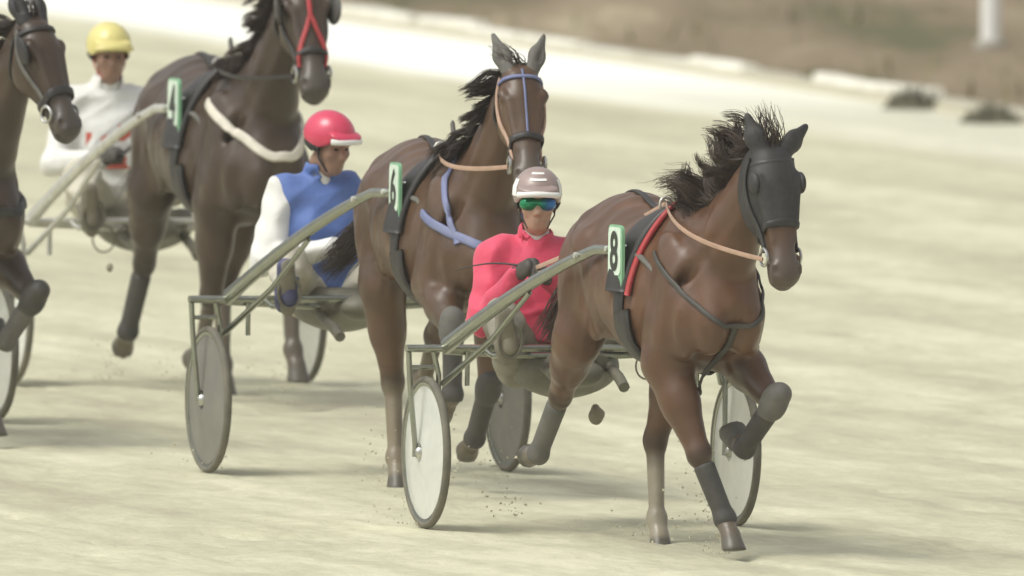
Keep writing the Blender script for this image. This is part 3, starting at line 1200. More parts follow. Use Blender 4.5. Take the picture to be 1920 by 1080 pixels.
    for li in range(nlock):
        sc_ = .16 + .86 * (li + rng.uniform(.1, .9)) / nlock
        base = nb + nd * sc_ + norm(nup) * .16
        rt = np.array([base + nd / nl * rng.normal(0, .018) + np.array([0, rng.normal(0, .013), 0]) for _ in range(per)])
        rt, rn = S.project(rt)
        wv = tack.get('mane_wave', .9) * (vnoise(np.array([sc_ * 7.0]), np.array([.5]), seed + 3)[0] - .5) + rng.normal(0, .16)
        fl = mfl + np.array([rng.normal(0, .16), rng.normal(0, .16), wv])
        L = tack.get('mane_len', .26) * rng.uniform(.55, 1.1) * (.50 + .5 * vnoise(np.array([sc_ * 6.0 + seed]), np.array([3.5]), seed + 9)[0] + tack.get('mane_top', .3) * math.exp(-((sc_ - .85) / .16) ** 2) + .35 * math.exp(-((sc_ - .34) / .12) ** 2))
        va, fa = strands(rt, rn, fl, L, n_seg=10, width=.0028, curl=tack.get('mane_curl', .26), lift=tack.get('mane_lift', .40), grav=tack.get('mane_grav', .05), spread=.055, rng=rng, phase=rng.uniform(0, 6.28, 3), clump=tack.get('clump', .55), freq=5.5)
        k_ = sum(len(q) for q in Vm)
        Vm.append(va)
        Fm.append(fa + k_)
    link('mane', mesh_from('mane', deform(np.concatenate(Vm)), np.concatenate(Fm)), tack.get('mane_mat', M_MANE), horse)
    # forelock
    nf = tack.get('forelock_n', 40)
    fr, fn_ = S.project(np.array([hpt(-.03 + rng.uniform(-.01, .03), .03, rng.normal(0, .016)) for _ in range(nf)]))
    Vm, Fm = strands(fr, fn_, tack.get('forelock_flow', (-.5, -.3, .7)), tack.get('forelock_len', .20), width=.003, curl=.34, lift=.3, grav=.02, spread=.22, rng=rng, clump=.35)
    link('forelock', mesh_from('forelock', deform(Vm), Fm), tack.get('mane_mat', M_MANE), horse)
    # tail
    tr = np.array([(-.92 + rng.normal(0, .02), rng.normal(0, .022), 1.27 + rng.normal(0, .03)) for _ in range(420)])
    Vm, Fm = strands(tr, np.repeat([[-.6, 0, .5]], 420, 0), tack.get('tail_flow', (-.55, -.30, -.60)), .58, n_seg=10, width=.006, curl=.10, lift=.5, grav=.08, spread=.07, rng=rng, clump=.25)
    link('tail', mesh_from('tail', deform(Vm), Fm), tack.get('mane_mat', M_MANE), horse)

    # ---- harness saddle, girth, breast strap
    hm = tack.get('harness', M_LEATHER)
    gx = .24
    girth = [(gx + .02 * math.sin(a), .33 * math.cos(a), 1.13 + .42 * math.sin(a)) for a in np.radians(np.linspace(90, 450, 40, endpoint=False))]
    strap('girth', girth, .075, hm, closed=True, n=90)
    for s in (-1, 1):
        pad = [(gx - .0, s * .04, 1.56), (gx, s * .14, 1.52), (gx - .01, s * .23, 1.42), (gx - .02, s * .275, 1.28), (gx - .02, s * .285, 1.16)]
        strap('saddle_pad', pad, .16, hm, off=.018, thick=.014, n=30)
        pb = tack.get('edge')
        if pb:
            strap('saddle_edging', [(gx + .105, s * .05, 1.58), (gx + .10, s * .13, 1.52), (gx + .085, s * .21, 1.42), (gx + .075, s * .26, 1.28), (gx + .07, s * .28, 1.15)], .030, pb, off=.014, thick=.010, n=36)
        strap('girth_guard', [(gx + .03, s * .275, 1.08), (gx + .05, s * .25, .96), (gx + .07, s * .19, .84), (gx + .08, s * .10, .80)], .125, hm, off=.012, thick=.008, n=26)
    topp, _ = surf((gx, 0, 1.60))
    hook = MB().tube([topp + [0, 0, -.01], topp + [-.01, 0, .05], topp + [-.03, 0, .10], topp + [-.05, 0, .145], topp + [-.045, 0, .16]], [.016, .014, .013, .012, .006], 8)
    hook.build('check_hook', M_BOOT, horse, deform=deform)
    terrets = {}
    for s in (-1, 1):
        tp, tg = surf((gx + .01, s * .10, 1.60))
        c = tp + tg * .045
        terrets[s] = c
        MB().tube([c + np.array([math.sin(a) * .0, math.cos(a) * .028, math.sin(a) * .028]) for a in np.linspace(0, 6.2832, 15)], .007, 6).build('terret', M_PALE, horse, deform=deform)
    # back strap to the tail
    strap('back_strap', [(gx - .05, 0, 1.57), (-.1, 0, 1.55), (-.4, 0, 1.61), (-.65, 0, 1.56), (-.84, 0, 1.40)], .030, hm, n=40)
    bz = tack.get('breast_z', 1.10)
    bw = tack.get('breast_w', .05)
    bm = tack.get('breast', hm)
    sag = tack.get('breast_sag', .0)
    bp = []
    for a in np.linspace(-1, 1, 21):
        bp.append((gx + .10 + (.88 - gx - .04) * math.cos(a * 1.52) ** .6, a * .30, bz - sag * (1 - a * a) + .10 * a * a))
    strap('breast_strap', bp, bw, bm, off=.006, thick=tack.get('breast_thick', .008), n=70)
    if tack.get('martingale'):
        strap('martingale', [(.90, 0, bz - sag), (.92, 0, bz - sag - .12), (.84, 0, .88), (.66, 0, .76), (.45, 0, .70)], .030, tack['martingale'], off=.008, n=30)
    if tack.get('neck_strap'):
        for s in (-1, 1):
            strap('neck_strap', [(.42, s * .03, 1.66), (.50, s * .12, 1.56), (.60, s * .17, 1.42), (.70, s * .18, 1.26), (.76, s * .15, 1.13)], .030, tack['neck_strap'], off=.008, n=40)

    # ---- number plate on the right flank
    if tack.get('number'):
        pr = bpy.data.objects.new('number_plate', None)
        c, g = surf((gx - .02, -.32, tack.get('plate_z', 1.36)))
        pw, ph = .085, .145
        c = c + np.array([0, -.05, -.005])
        mbp = MB()
        V, Fq = [], []
        out = []
        for a in np.linspace(0, 2 * math.pi, 48, endpoint=False):
            cx, cz = math.cos(a), math.sin(a)
            e = .30
            out.append((pw * math.copysign(abs(cx) ** e, cx), ph * math.copysign(abs(cz) ** e, cz)))

        def slab(sc, y0, y1, zlo=-9, dz=0):
            m_ = MB()
            pts_ = [(p[0] * sc[0], max(p[1] * sc[1] + dz, zlo)) for p in out]
            n_ = len(pts_)
            Vv = [(c[0] + p[0], c[1] + y0, c[2] + p[1]) for p in pts_] + [(c[0] + p[0], c[1] + y1, c[2] + p[1]) for p in pts_]
            Fv = [tuple(range(n_)), tuple(range(n_, 2 * n_))[::-1]] + [(i, i + n_, (i + 1) % n_ + n_, (i + 1) % n_) for i in range(n_)]
            m_.add(Vv, Fv)
            return m_
        pl = slab((1, 1), -.007, .007).build('number_plate', M_GREEN, horse, smooth=False, deform=deform)
        slab((.86, .74), -.0105, -.0072, dz=.028).build('number_panel', M_WHITE, pl, smooth=False, deform=deform)
        cu = bpy.data.curves.new('digit', 'FONT')
        cu.body = tack['number']
        cu.align_x, cu.align_y = 'CENTER', 'CENTER'
        cu.size = .24
        cu.offset = .006
        to = bpy.data.objects.new('digit_tmp', cu)
        COL.objects.link(to)
        dg = bpy.context.evaluated_depsgraph_get()
        tm = bpy.data.meshes.new_from_object(to.evaluated_get(dg))
        bpy.data.objects.remove(to)
        vv = np.array([v.co for v in tm.vertices])
        vv[:, :2] -= (vv[:, :2].max(0) + vv[:, :2].min(0)) / 2
        W = np.stack([c[0] + vv[:, 0] * .78, np.full(len(vv), c[1] - .0125), c[2] + .028 + vv[:, 1]], 1)
        for v, p in zip(tm.vertices, deform(W)):
            v.co = p
        tm.materials.clear()
        link('digit', tm, M_BLACK, pl)
        MB().tube([c + [0.0, .006, .05], c + [.02, .07, .05]], .008, 6).build('plate_bracket', M_STEEL, horse, deform=deform)

    # ---- bridle
    br = tack.get('bridle', M_LEATHER)
    brow = tack.get('browband', br)
    for s in (-1, 1):
        strap('cheek_strap', [hpt(.015, .01, s * .10), hpt(.12, -.03, s * .13), hpt(.25, -.03, s * .11), hpt(.36, -.02, s * .08), hpt(.445, -.015, s * .065)], .022, tack.get('cheek', br), n=36, off=.018 if tack.get('hood') else .006)
        bit = hpt(.465, -.022, s * .082)
        MB().tube([bit + hd * math.cos(a) * .038 + hf * math.sin(a) * .038 for a in np.linspace(0, 6.2832, 17)], .0075, 6).build('bit_ring', M_STEEL, horse, deform=deform)
    strap('browband', [hpt(.045, .0, .12), hpt(.05, .08, .08), hpt(.05, .12, 0), hpt(.05, .08, -.08), hpt(.045, .0, -.12)], tack.get('brow_w', .024), brow, n=40)
    nbd = tack.get('nose_t', .40)
    strap('noseband', [hpt(nbd - .02 * math.cos(a), -.015 + .085 * math.cos(a), .085 * math.sin(a)) for a in np.linspace(0, 2 * math.pi, 24, endpoint=False)], tack.get('nose_w', .026), tack.get('noseband', br), closed=True, n=60, off=tack.get('nose_off', .007), thick=tack.get('nose_thick', .006))
    strap('throat_lash', [hpt(.03, -.02, .13), hpt(.12, -.13, .12), hpt(.17, -.20, 0), hpt(.12, -.13, -.12), hpt(.03, -.02, -.13)], .018, br, n=40)
    if tack.get('face_v'):
        fm = tack['face_v']
        strap('face_strap', [hpt(.05, .12, 0), hpt(.14, .12, 0), hpt(.22, .11, 0)], .022, fm, n=20)
        for s in (-1, 1):
            strap('face_strap', [hpt(.215, .11, s * .004), hpt(.28, .09, s * .03), hpt(.36, .06, s * .06), hpt(.44, .01, s * .075)], .022, fm, n=30)
    if tack.get('face_line'):
        strap('face_strap', [hpt(.0, .10, 0), hpt(.10, .12, 0), hpt(.24, .11, 0), hpt(.36, .09, 0)], .010, tack['face_line'], n=30, thick=.003)
    if tack.get('blinkers'):
        for s in (-1, 1):
            if s not in tack.get('blink_sides', (-1, 1)):
                continue
            cc = hpt(.15, .035, s * .135)
            bdir = norm(hl * s * .8 + hf * .55)
            sdfpart('blinker', [ell(cc, (.075, .018, .055), 0, np.stack([hd, norm(hl * s * .9 - hf * .35), norm(np.cross(hd, norm(hl * s * .9 - hf * .35)))], 1))], .005, tack['blinkers'])
    if tack.get('hood'):
        inf = .010
        prims = [Prim((lambda f: (lambda x, y, z: f(x, y, z) - inf))(p.fn), p.lo - inf, p.hi + inf, p.k) for p in S.p]
        # only the primitives near the head
        hc = hpt(.12, 0, 0)
        prims = [p for p in prims if np.all(p.lo < hc + .5) and np.all(p.hi > hc - .5)]
        s2 = Sdf().add(*prims)
        # clip volume: between the ears and the noseband, in front of the throat
        s2.keep(hpt(tack['hood'], 0, 0), hd)
        s2.keep(hpt(-.02, -.125, 0), norm(-hf * .86 - hd * .18))
        bb = Sdf()
        Vv, Ff = s2.mesh(.009)
        cen = Vv[Ff].mean(1)
        qq = cen - ho
        ok = (qq @ hd > -.26) & (np.linalg.norm(qq - hd * .1, axis=1) < .5)
        link('hood', mesh_from('hood', deform(Vv), Ff[ok]), M_HOOD, horse)
        for s in (-1, 1):
            cc = hpt(.142, .050, s * .112)
            sdfpart('eye_cup', [ell(cc, (.050, .022, .040), 0, np.stack([hd, hl, hf], 1))], .005, M_HOOD)
    if tack.get('ear_cover'):
        for s in (-1, 1):
            ed = norm(-hd * 1.0 + hl * s * math.tan(R(ear_tilt + (tack.get('ear_out', 0) if s > 0 else 0))) + hf * .06)
            eb = hpt(-.005, .035, s * .055)
            er = norm(hl * s * .55 + hf * .8)
            sdfpart('ear_cover', [rcone(eb + ed * .01, eb + ed * .09, .036, .044, .02, (er, .64)), rcone(eb + ed * .08, eb + ed * .195, .042, .012, .02, (er, .62))], .006, tack['ear_cover'],
                    cuts=[rcone(eb + ed * .05 + er * .034, eb + ed * .15 + er * .026, .018, .008, .01)])

    # ---- leg boots
    for key, kind in tack.get('boots', {}).items():
        J = info[key]
        kn, fe, back = J['kn'], J['fe'], J['back']
        for kd in kind:
            if kd == 'c':
                sdfpart('leg_boot', [rcone(kn + (fe - kn) * .22, fe + (fe - kn) * .02, .047, .041, .02), rcone(kn + (fe - kn) * .22 - back * .015, fe - back * .018, .036, .036, .02), ell(fe - back * .006, (.054, .051, .050), .02)], .007, kind[kd],
                        keeps=[(kn + (fe - kn) * .16, kn - fe), (fe + (fe - kn) * .10, fe - kn)])
            if kd == 'k':
                sdfpart('knee_boot', [ell(kn + back * .004, (.062, .059, .080), .01), rcone(kn - norm(fe - kn) * .06, kn + norm(fe - kn) * .07, .054, .048, .03)], .007, kind[kd])
            if kd == 'h':
                co, tip = J['co'], J['tip']
                sdfpart('bell_boot', [rcone(co - (tip - co) * .25, tip, .050, .074, .01)], .007, kind[kd], keeps=[(co + (tip - co) * .55, tip - co)])
    bits = {s: hpt(.475, -.02, s * .090) for s in (-1, 1)}
    return dict(o=horse, M=MW, deform=deform, terrets=terrets, bits=bits, S=S, info=info, surf=surf, gx=gx, hpt=hpt)


def world(h, p):
    return h['M'] @ Vector(h['deform']([p])[0])


def rein(h, hands, m, sagv=.03):
    inv = h['M'].inverted()
    for s in (-1, 1):
        a = inv @ Vector(hands[s])
        t = Vector(h['deform']([h['terrets'][s]])[0])
        pts = []
        for q in np.linspace(0, 1, 9)[:-1]:
            pts.append(a.lerp(t, q) + Vector((0, 0, -sagv * 3 * q * (1 - q))))
        q = np.linspace(0, 1, 22)[:, None]
        P = np.array(h['terrets'][s]) * (1 - q) + np.array(h['bits'][s]) * q
        P[:, 1] += s * .10 * np.sin(q[:, 0] * math.pi)
        P[:, 2] -= sagv * 4 * (q * (1 - q))[:, 0]
        for _ in range(4):
            d, g = h['S'].val_grad(P)
            push = np.clip(.016 - d, 0, .08)
            P[1:-1] += g[1:-1] * push[1:-1, None]
            P[1:-1] = (P[:-2] + 2 * P[1:-1] + P[2:]) / 4
        pts += [Vector(p) for p in h['deform'](P)]
        MB().tube(pts, .0105, 6, flat=(.5, 1.1)).build('rein', m, h['o'])


# ------------------------------------------------------------------ sulky
def build_sulky(label, left, right, disc, metal, tips, ring_at=(), bar_z=.818, wheel_r=.347, seat_f=-.34, seat_dz=0.0):
    """left/right: ground contacts of the picture-left and picture-right wheels"""
    left, right = Vector((left.x, left.y, 0)), Vector((right.x, right.y, 0))
    c = (left + right) / 2
    ax = (right - left)
    half = ax.length / 2
    ang = math.atan2(ax.y, ax.x)          # local +y runs to picture right (the horse's left)
    root = bpy.data.objects.new('sulky', None)
    COL.objects.link(root)
    root.location = c
    root.rotation_euler = (0, 0, ang - math.pi / 2)
    tag(root, label, 'sulky', 'racing sulkies')
    M = Matrix.Translation(c) @ Matrix.Rotation(ang - math.pi / 2, 4, 'Z')
    inv = M.inverted()
    MB().tube([(0, -half - .10, bar_z), (0, half + .10, bar_z)], .020, 10, flat=(1.2, .9)).build('crossbar', metal, root)
    MB().tube([(0, -half + .08, bar_z - .012), (-.10, -.20, bar_z - .04), (-.10, .20, bar_z - .04), (0, half - .08, bar_z - .012)], .016, 8).build('seat_tube', metal, root)
    r = wheel_r
    for s in (-1, 1):
        y = s * half
        # wheel
        wmb = MB().lathe([(r - .032, -.006), (r * .45, -.018), (.045, -.034), (.045, .034), (r * .45, .018), (r - .032, .006)], (0, y, r), 44)
        wd = wmb.build('wheel', disc, root)
        MB().lathe([(r - .018 + .017 * math.cos(a), .019 * math.sin(a)) for a in np.linspace(0, 2 * math.pi, 10, endpoint=False)], (0, y, r), 48, True).build('tyre', M_TYRE, wd)
        MB().lathe([(r - .044, -.010), (r - .030, -.013), (r - .030, .013), (r - .044, .010)], (0, y, r), 48, True).build('rim', metal, wd)
        MB().lathe([(.0, -.055), (.018, -.055), (.030, -.040), (.030, .040), (.018, .055), (0, .055)], (0, y, r), 16).build('hub', M_STEEL, wd)
        MB().tube([(0, y + s * .088, bar_z - .018), (.005, y + s * .080, bar_z - .18), (0, y + s * .052, r + .03), (0, y + s * .050, r - .02)], [.014, .013, .013, .016], 8).build('fork_strut', metal, root)
        MB().tube([(0, y - s * .030, bar_z - .015), (.0, y - s * .055, bar_z - .12), (0, y - s * .052, r + .03), (0, y - s * .050, r - .02)], [.013, .013, .012, .016], 8).build('fork_strut', metal, root)
        MB().tube([(0, y + s * .082, bar_z - .085), (0, y - s * .050, bar_z - .085)], .010, 8).build('fork_bridge', metal, root)
        MB().tube([(0, y - s * .19, bar_z - .015), (.0, y - s * .19, bar_z - .17)], .012, 8).build('foot_bracket', metal, root)
        # shafts: root on the crossbar, tip at the horse's saddle
        tip = inv @ Vector(tips[s])
        a = Vector((0, s * (half - .09), bar_z + .01))
        pts, rs = [], []
        for q in np.linspace(0, 1, 14):
            p = a.lerp(tip, q)
            p.z = a.z + (tip.z - a.z) * (1 - (1 - min(q / .86, 1.0)) ** 1.12)
            p.y += s * .035 * math.sin(q * math.pi)
            pts.append(p)
            rs.append(.034 - .016 * q)
        MB().tube(pts, rs, 10, flat=(.8, 1.15)).build('shaft', metal, root)
        e = tip + (pts[-1] - pts[-3]).normalized() * .26 + Vector((0, -s * .0, -.09))
        MB().tube([tip, tip.lerp(e, .5) + Vector((0, 0, .02)), e], [.015, .014, .013], 8).build('shaft_tip', M_BOOT, root)
        MB().tube([Vector((0, y - s * .075, bar_z - .16)), a.lerp(tip, .22) + Vector((0, -s * .03, -.065)), a.lerp(tip, .50) + Vector((0, s * .03, .03))], [.015, .014, .012], 8).build('brace', metal, root)
        for q in (10, 12):
            c_ = pts[q] + Vector((0, s * .018, .004))
            MB().lathe([(0, -.014), (.013, -.012), (.016, 0), (.013, .012), (0, .014)], c_, 10).build('bolt', M_PALE, root)
        # stirrup
        ft = Vector((.27, s * .43, bar_z + .035))
        MB().tube([(0, s * .47, bar_z), (.12, s * .46, bar_z - .03), ft + Vector((.01, 0, -.05))], .013, 8).build('stirrup_arm', metal, root)
        MB().tube([ft + Vector((.02, s * (.055 * math.cos(q)), .075 * math.sin(q) + .01)) for q in np.linspace(0, 6.2832, 15)], .008, 6).build('stirrup', M_SEAT, root)
    # seat shell and its stays
    sz = bar_z + seat_dz
    sm = Sdf().add(ell((seat_f + .04, 0, sz - .02), (.28, .255, .145), .01), rcone((seat_f + .05, 0, sz - .08), (seat_f + .34, 0, sz - .04), .13, .10, .05, (np.array([0, 0, 1]), .6)))
    sm.sub(ell((seat_f, 0, sz + .10), (.24, .22, .15), .01))
    sm.keep((0, 0, sz + .05), (0, 0, 1))
    V, F = sm.mesh(.012)
    link('seat', mesh_from('seat', V, F), M_SEAT, root)
    for s in (-1, 1):
        MB().tube([(seat_f + .1, s * .16, bar_z - .05), (seat_f + .42, s * .15, bar_z - .13), (seat_f + .52, s * .145, bar_z - .17)], [.022, .026, .026], 8).build('seat_stay', M_SEAT, root)
        MB().tube([(seat_f + .05, s * .19, bar_z - .02), (0, s * .24, bar_z - .005)], .014, 8).build('seat_bar', metal, root)
    for (y, rr) in ring_at:
        MB().tube([(.02, y + rr * math.cos(a), bar_z - .03 - rr + rr * math.sin(a) * 1.15) for a in np.linspace(0, 6.2832, 21)], .0045, 6).build('strap_loop', M_SEAT, root)
    feet = {s: M @ Vector((.225, s * .43, bar_z + .02)) for s in (-1, 1)}
    return dict(o=root, M=M, half=half, feet=feet)


# ------------------------------------------------------------------ driver
def build_driver(label, loc, psi, seat_z, jacket, sleeve, helmet, J, head, feet, trouser=M_TROUS, skin=M_SKIN, badge=False, goggles=None, vest_cut=None, chin=None, print_mat=None, boots=M_RBOOT):
    """local frame: x forward, y left, z up, origin on the ground below the seat"""
    A = lambda *p: np.array(p, float)
    pel = A(0, 0, seat_z + .10)
    lean = J.get('lean', (-.06, 0))
    che = pel + A(lean[0], lean[1], .27)
    nec = pel + A(lean[0] * .7 + .02, lean[1] * 1.3, .52)
    MI = (Matrix.Translation((loc[0], loc[1], 0)) @ Matrix.Rotation(R(psi - 90), 4, 'Z')).inverted()
    feet = {s: tuple(MI @ v) for s, v in feet.items()}
    body = Sdf()
    torso = lambda i: [ell(pel, (.14, .17, .13), .05, None, i), rcone(pel, che, .135, .15, .05, (np.array([0, 1, 0]), 1.10), i), ell(che + A(0, 0, .06), (.125, .19, .19), .05, None, i),
                       rcone(nec + A(-.02, -.13, -.06), nec + A(-.02, .13, -.06), .075, .075, .06, None, i)]
    body.add(*torso(0))
    body.add(rcone(nec + A(0, 0, -.06), nec + A(.02, 0, .09), .062, .056, .04))
    # head
    hc = nec + A(.045, 0, .185) + A(*head.get('off', (0, 0, 0)))
    HM = rot_axes(head.get('yaw', 0), head.get('pitch', 0), head.get('roll', 0))
    H = lambda x, y, z: hc + HM @ A(x, y, z)
    body.add(ell(H(-.010, 0, .03), (.098, .076, .098), .02, HM), ell(H(.030, 0, -.045), (.068, .060, .085), .04, HM), ell(H(.055, 0, -.098), (.030, .034, .024), .03, HM))
    body.add(rcone(H(.085, 0, .010), H(.110, 0, -.028), .012, .018, .015), ell(H(.100, 0, -.036), (.016, .020, .012), .012, HM))
    body.add(ell(H(.090, 0, -.064), (.012, .026, .008), .008, HM), ell(H(.088, 0, -.078), (.012, .022, .008), .008, HM))
    for s in (-1, 1):
        body.add(rcone(H(.078, s * .012, .028), H(.066, s * .050, .026), .013, .011, .015))        # brow
        body.add(ell(H(.062, s * .045, -.022), (.024, .022, .022), .025, HM))                      # cheek
        body.add(ell(H(-.005, s * .078, -.012), (.020, .009, .032), .008, HM))                     # ear
        body.sub(ell(H(.096, s * .031, .006), (.014, .018, .011), .012, HM))                       # eye hollow
    body.sub(rcone(H(.108, -.022, -.071), H(.108, .022, -.071), .005, .005, .004))
    # arms
    hands = {}
    arms = {}
    for s in (-1, 1):
        sh = nec + A(-.02, s * .185, -.065)
        el, wr = A(*J['elbow'][s]) + pel, A(*J['wrist'][s]) + pel
        arms[s] = (sh, el, wr)
        body.add(rcone(sh, el, .055, .044, .04), rcone(el, wr, .044, .029, .02))
        body.add(ell(sh, (.065, .065, .065), .04))
    # hands

    def hand(s, inf):
        sh, el, wr = arms[s]
        d = norm(wr - el)
        d = norm(d * .6 + A(.75, -s * .25, .1))
        side = norm(np.cross(d, A(0, 0, 1)))           # towards the right of the pointing direction
        inw = norm(-s * A(0, 1, 0) - d * (d @ (-s * A(0, 1, 0))))   # palm faces inwards
        up = np.cross(inw, d) * 1.0
        if up[2] < 0:
            up = -up
        pr = [rcone(wr, wr + d * .045, .028, .034, .02, (inw, .62), inf), rcone(wr + d * .045, wr + d * .085, .036, .036, .02, (inw, .58), inf)]
        for i, (off, L) in enumerate(((.028, .88), (.010, 1.0), (-.009, .94), (-.027, .75))):
            k0 = wr + d * .088 + up * off
            k1 = k0 + norm(d * .75 + inw * .8) * .040 * L
            k2 = k1 + norm(-d * .55 + inw * .9) * .026 * L
            k3 = k2 + norm(-d * 1.0 - inw * .1) * .022 * L
            pr += [rcone(k0, k1, .0100, .0092, .006, None, inf), rcone(k1, k2, .0092, .0085, .004, None, inf), rcone(k2, k3, .0085, .0078, .004, None, inf)]
        t0 = wr + d * .030 + up * .026 + inw * .006
        t1 = t0 + norm(d * .8 + up * .45 + inw * .5) * .040
        t2 = t1 + norm(d * .9 - up * .05 + inw * .5) * .030
        pr += [rcone(t0, t1, .0135, .0110, .012, None, inf), rcone(t1, t2, .0110, .0090, .006, None, inf)]
        hands[s] = wr + d * .085 + inw * .035
        return pr
    for s in (-1, 1):
        body.add(*hand(s, 0))
    # legs
    legs = {}
    for s in (-1, 1):
        hp = pel + A(.03, s * .095, -.02)
        ft = A(*feet[s])
        kn = (hp + ft) / 2 + A(.02, s * .05, J.get('knee', .16))
        legs[s] = (hp, kn, ft)
        body.add(rcone(hp, kn, .085, .058, .05), rcone(kn, ft, .056, .036, .03))
        toe = ft + A(.055, s * .02, .15)
        body.add(rcone(ft + A(-.02, 0, -.03), ft + A(.03, 0, -.01), .035, .035, .02), rcone(ft + A(.02, 0, -.01), toe, .036, .026, .02, (np.array([0, 1, 0]), 1.2)))
    V, F = body.mesh(.0085)
    per = link('person', mesh_from('person', V, F), skin)
    per.location = (loc[0], loc[1], 0)
    per.rotation_euler = (0, 0, R(psi - 90))
    tag(per, label, 'person', 'sulky drivers')
    M = Matrix.Translation((loc[0], loc[1], 0)) @ Matrix.Rotation(R(psi - 90), 4, 'Z')

    def part(n, sdf, h, m, extra=None, parent=per):
        Vv, Ff = sdf.mesh(h, extra)
        return link(n, mesh_from(n, Vv, Ff), m, parent)

    def folds(x, y, z):
        def ridge(q):
            return np.abs(np.sin(q)) - .64
        return -.004 + (.010 * ridge(13 * z + 6 * y + 1.6 * np.sin(7 * y + 9 * x + 2) + 1.2 * np.sin(13 * z)) + .008 * ridge(17 * y - 9 * z + 8 * x + 1.8 * np.sin(11 * z + 6 * x))
                + .003 * np.sin(47 * z + 16 * x + 2 * np.sin(17 * y)))
    # jacket
    inf = .018
    jk = Sdf().add(*torso(inf))
    jk.add(rcone(nec + A(-.015, 0, -.05), nec + A(.012, 0, .045), .088, .078, .02))          # collar
    jk.sub(rcone(nec + A(.012, 0, .02), nec + A(.03, 0, .12), .066, .075, .008))
    jk.sub(rcone(nec + A(.115, 0, -.05), nec + A(.09, 0, .08), .006, .034, .02))             # open neck
    if sleeve is jacket:
        for s in (-1, 1):
            sh, el, wr = arms[s]
            jk.add(ell(sh, (.082, .080, .080), .04), rcone(sh, el, .072, .062, .05), rcone(el, el + (wr - el) * .97, .060, .044, .03))
    else:
        for s in (-1, 1):
            sh, el, wr = arms[s]
            jk.add(ell(sh + A(0, -s * .02, .005), (.082, .070, .080), .04))
    jk.keep(pel + A(0, 0, J.get('hem', -.06)), (0.25, 0, -1), .01)
    jo = part('jacket', jk, .0085, jacket, folds)
    if sleeve is not jacket:
        for s in (-1, 1):
            sh, el, wr = arms[s]
            sl = Sdf().add(rcone(sh, el, .080, .066, .05), rcone(el, el + (wr - el) * .97, .064, .045, .03))
            part('sleeve', sl, .0085, sleeve, folds)
    sc = Sdf().add(rcone(nec + A(.005, 0, -.03), nec + A(.020, 0, .048), .068, .061, .02))
    part('undershirt', sc, .0085, M_JWHITE)
    # gloves
    for s in (-1, 1):
        g = Sdf().add(*hand(s, .003))
        sh, el, wr = arms[s]
        g.add(rcone(wr - norm(wr - el) * .035, wr + norm(wr - el) * .01, .040, .034, .01))
        part('glove', g, .0055, M_GLOVE)
    # trousers and boots
    tr = Sdf().add(ell(pel + A(0, 0, -.01), (.165, .190, .10), .05))
    for s in (-1, 1):
        hp, kn, ft = legs[s]
        tr.add(rcone(hp, kn, .108, .082, .06), rcone(kn, kn + (ft - kn) * .62, .080, .060, .04))
    part('trousers', tr, .0095, trouser, folds)
    for s in (-1, 1):
        hp, kn, ft = legs[s]
        toe = ft + A(.055, s * .02, .15)
        bt = Sdf().add(rcone(kn + (ft - kn) * .45, ft, .064, .050, .03), rcone(ft + A(-.02, 0, -.035), ft + A(.035, 0, -.005), .042, .044, .02), rcone(ft + A(.02, 0, 0), toe, .046, .037, .02, (np.array([0, 1, 0]), 1.15)))
        bt.keep(kn + (ft - kn) * .44, kn - ft)
        bo = part('boot', bt, .0085, boots)
        # sole
        sp = Sdf().add(rcone(ft + A(.035, 0, -.05), toe + A(.035, 0, 0), .040, .036, .01, (np.array([1, 0, .0]), .35)))
        part('sole', sp, .0085, M_SOLE, None, bo)
    # helmet
    hz = .052
    sh_ = Sdf().add(ell(H(-.012, 0, hz), (.138, .112, .118), 0, HM))
    sh_.sub(ell(H(.02, 0, hz - .10), (.120, .096, .125), .008, HM))
    sh_.keep(H(-.02, 0, hz - .045), HM @ A(-.18, 0, -1))
    sh_.sub(rcone(H(.16, 0, hz - .065), H(.02, 0, hz - .085), .085, .095, .012))
    hel = part('helmet', sh_, .007, helmet[0])
    rim = Sdf().add(ell(H(-.012, 0, hz - .01), (.130, .1145, .11), 0, HM)).keep(H(-.02, 0, hz - .085), HM @ A(-.35, 0, -1)).keep(H(-.02, 0, hz - .040), HM @ A(.10, 0, 1)).keep(H(.035, 0, 0), HM @ A(1, 0, .35))
    rim.sub(ell(H(-.005, 0, hz - .03), (.118, .094, .12), .004, HM))
    part('helmet_lining', rim, .007, M_HBLACK, None, hel)
    pk = Sdf().add(ell(H(.098, 0, hz + .024), (.058, .092, .020), .01, HM @ rot_axes(0, 17, 0)))
    pk.sub(ell(H(.083, 0, hz - .010), (.062, .10, .026), .01, HM @ rot_axes(0, 17, 0)))
    part('peak', pk, .006, helmet[1], None, hel)
    lip = []
    for a in np.linspace(-1.25, 1.25, 19):
        lip.append(H(.088 + .062 * math.cos(a), .097 * math.sin(a), hz + .004 - .006 * math.cos(a) + (.006 * math.cos(a * 2))))
    MB().tube([Vector(p) for p in lip], .0115, 8, flat=(.8, 1.2)).build('peak_trim', helmet[2], hel)
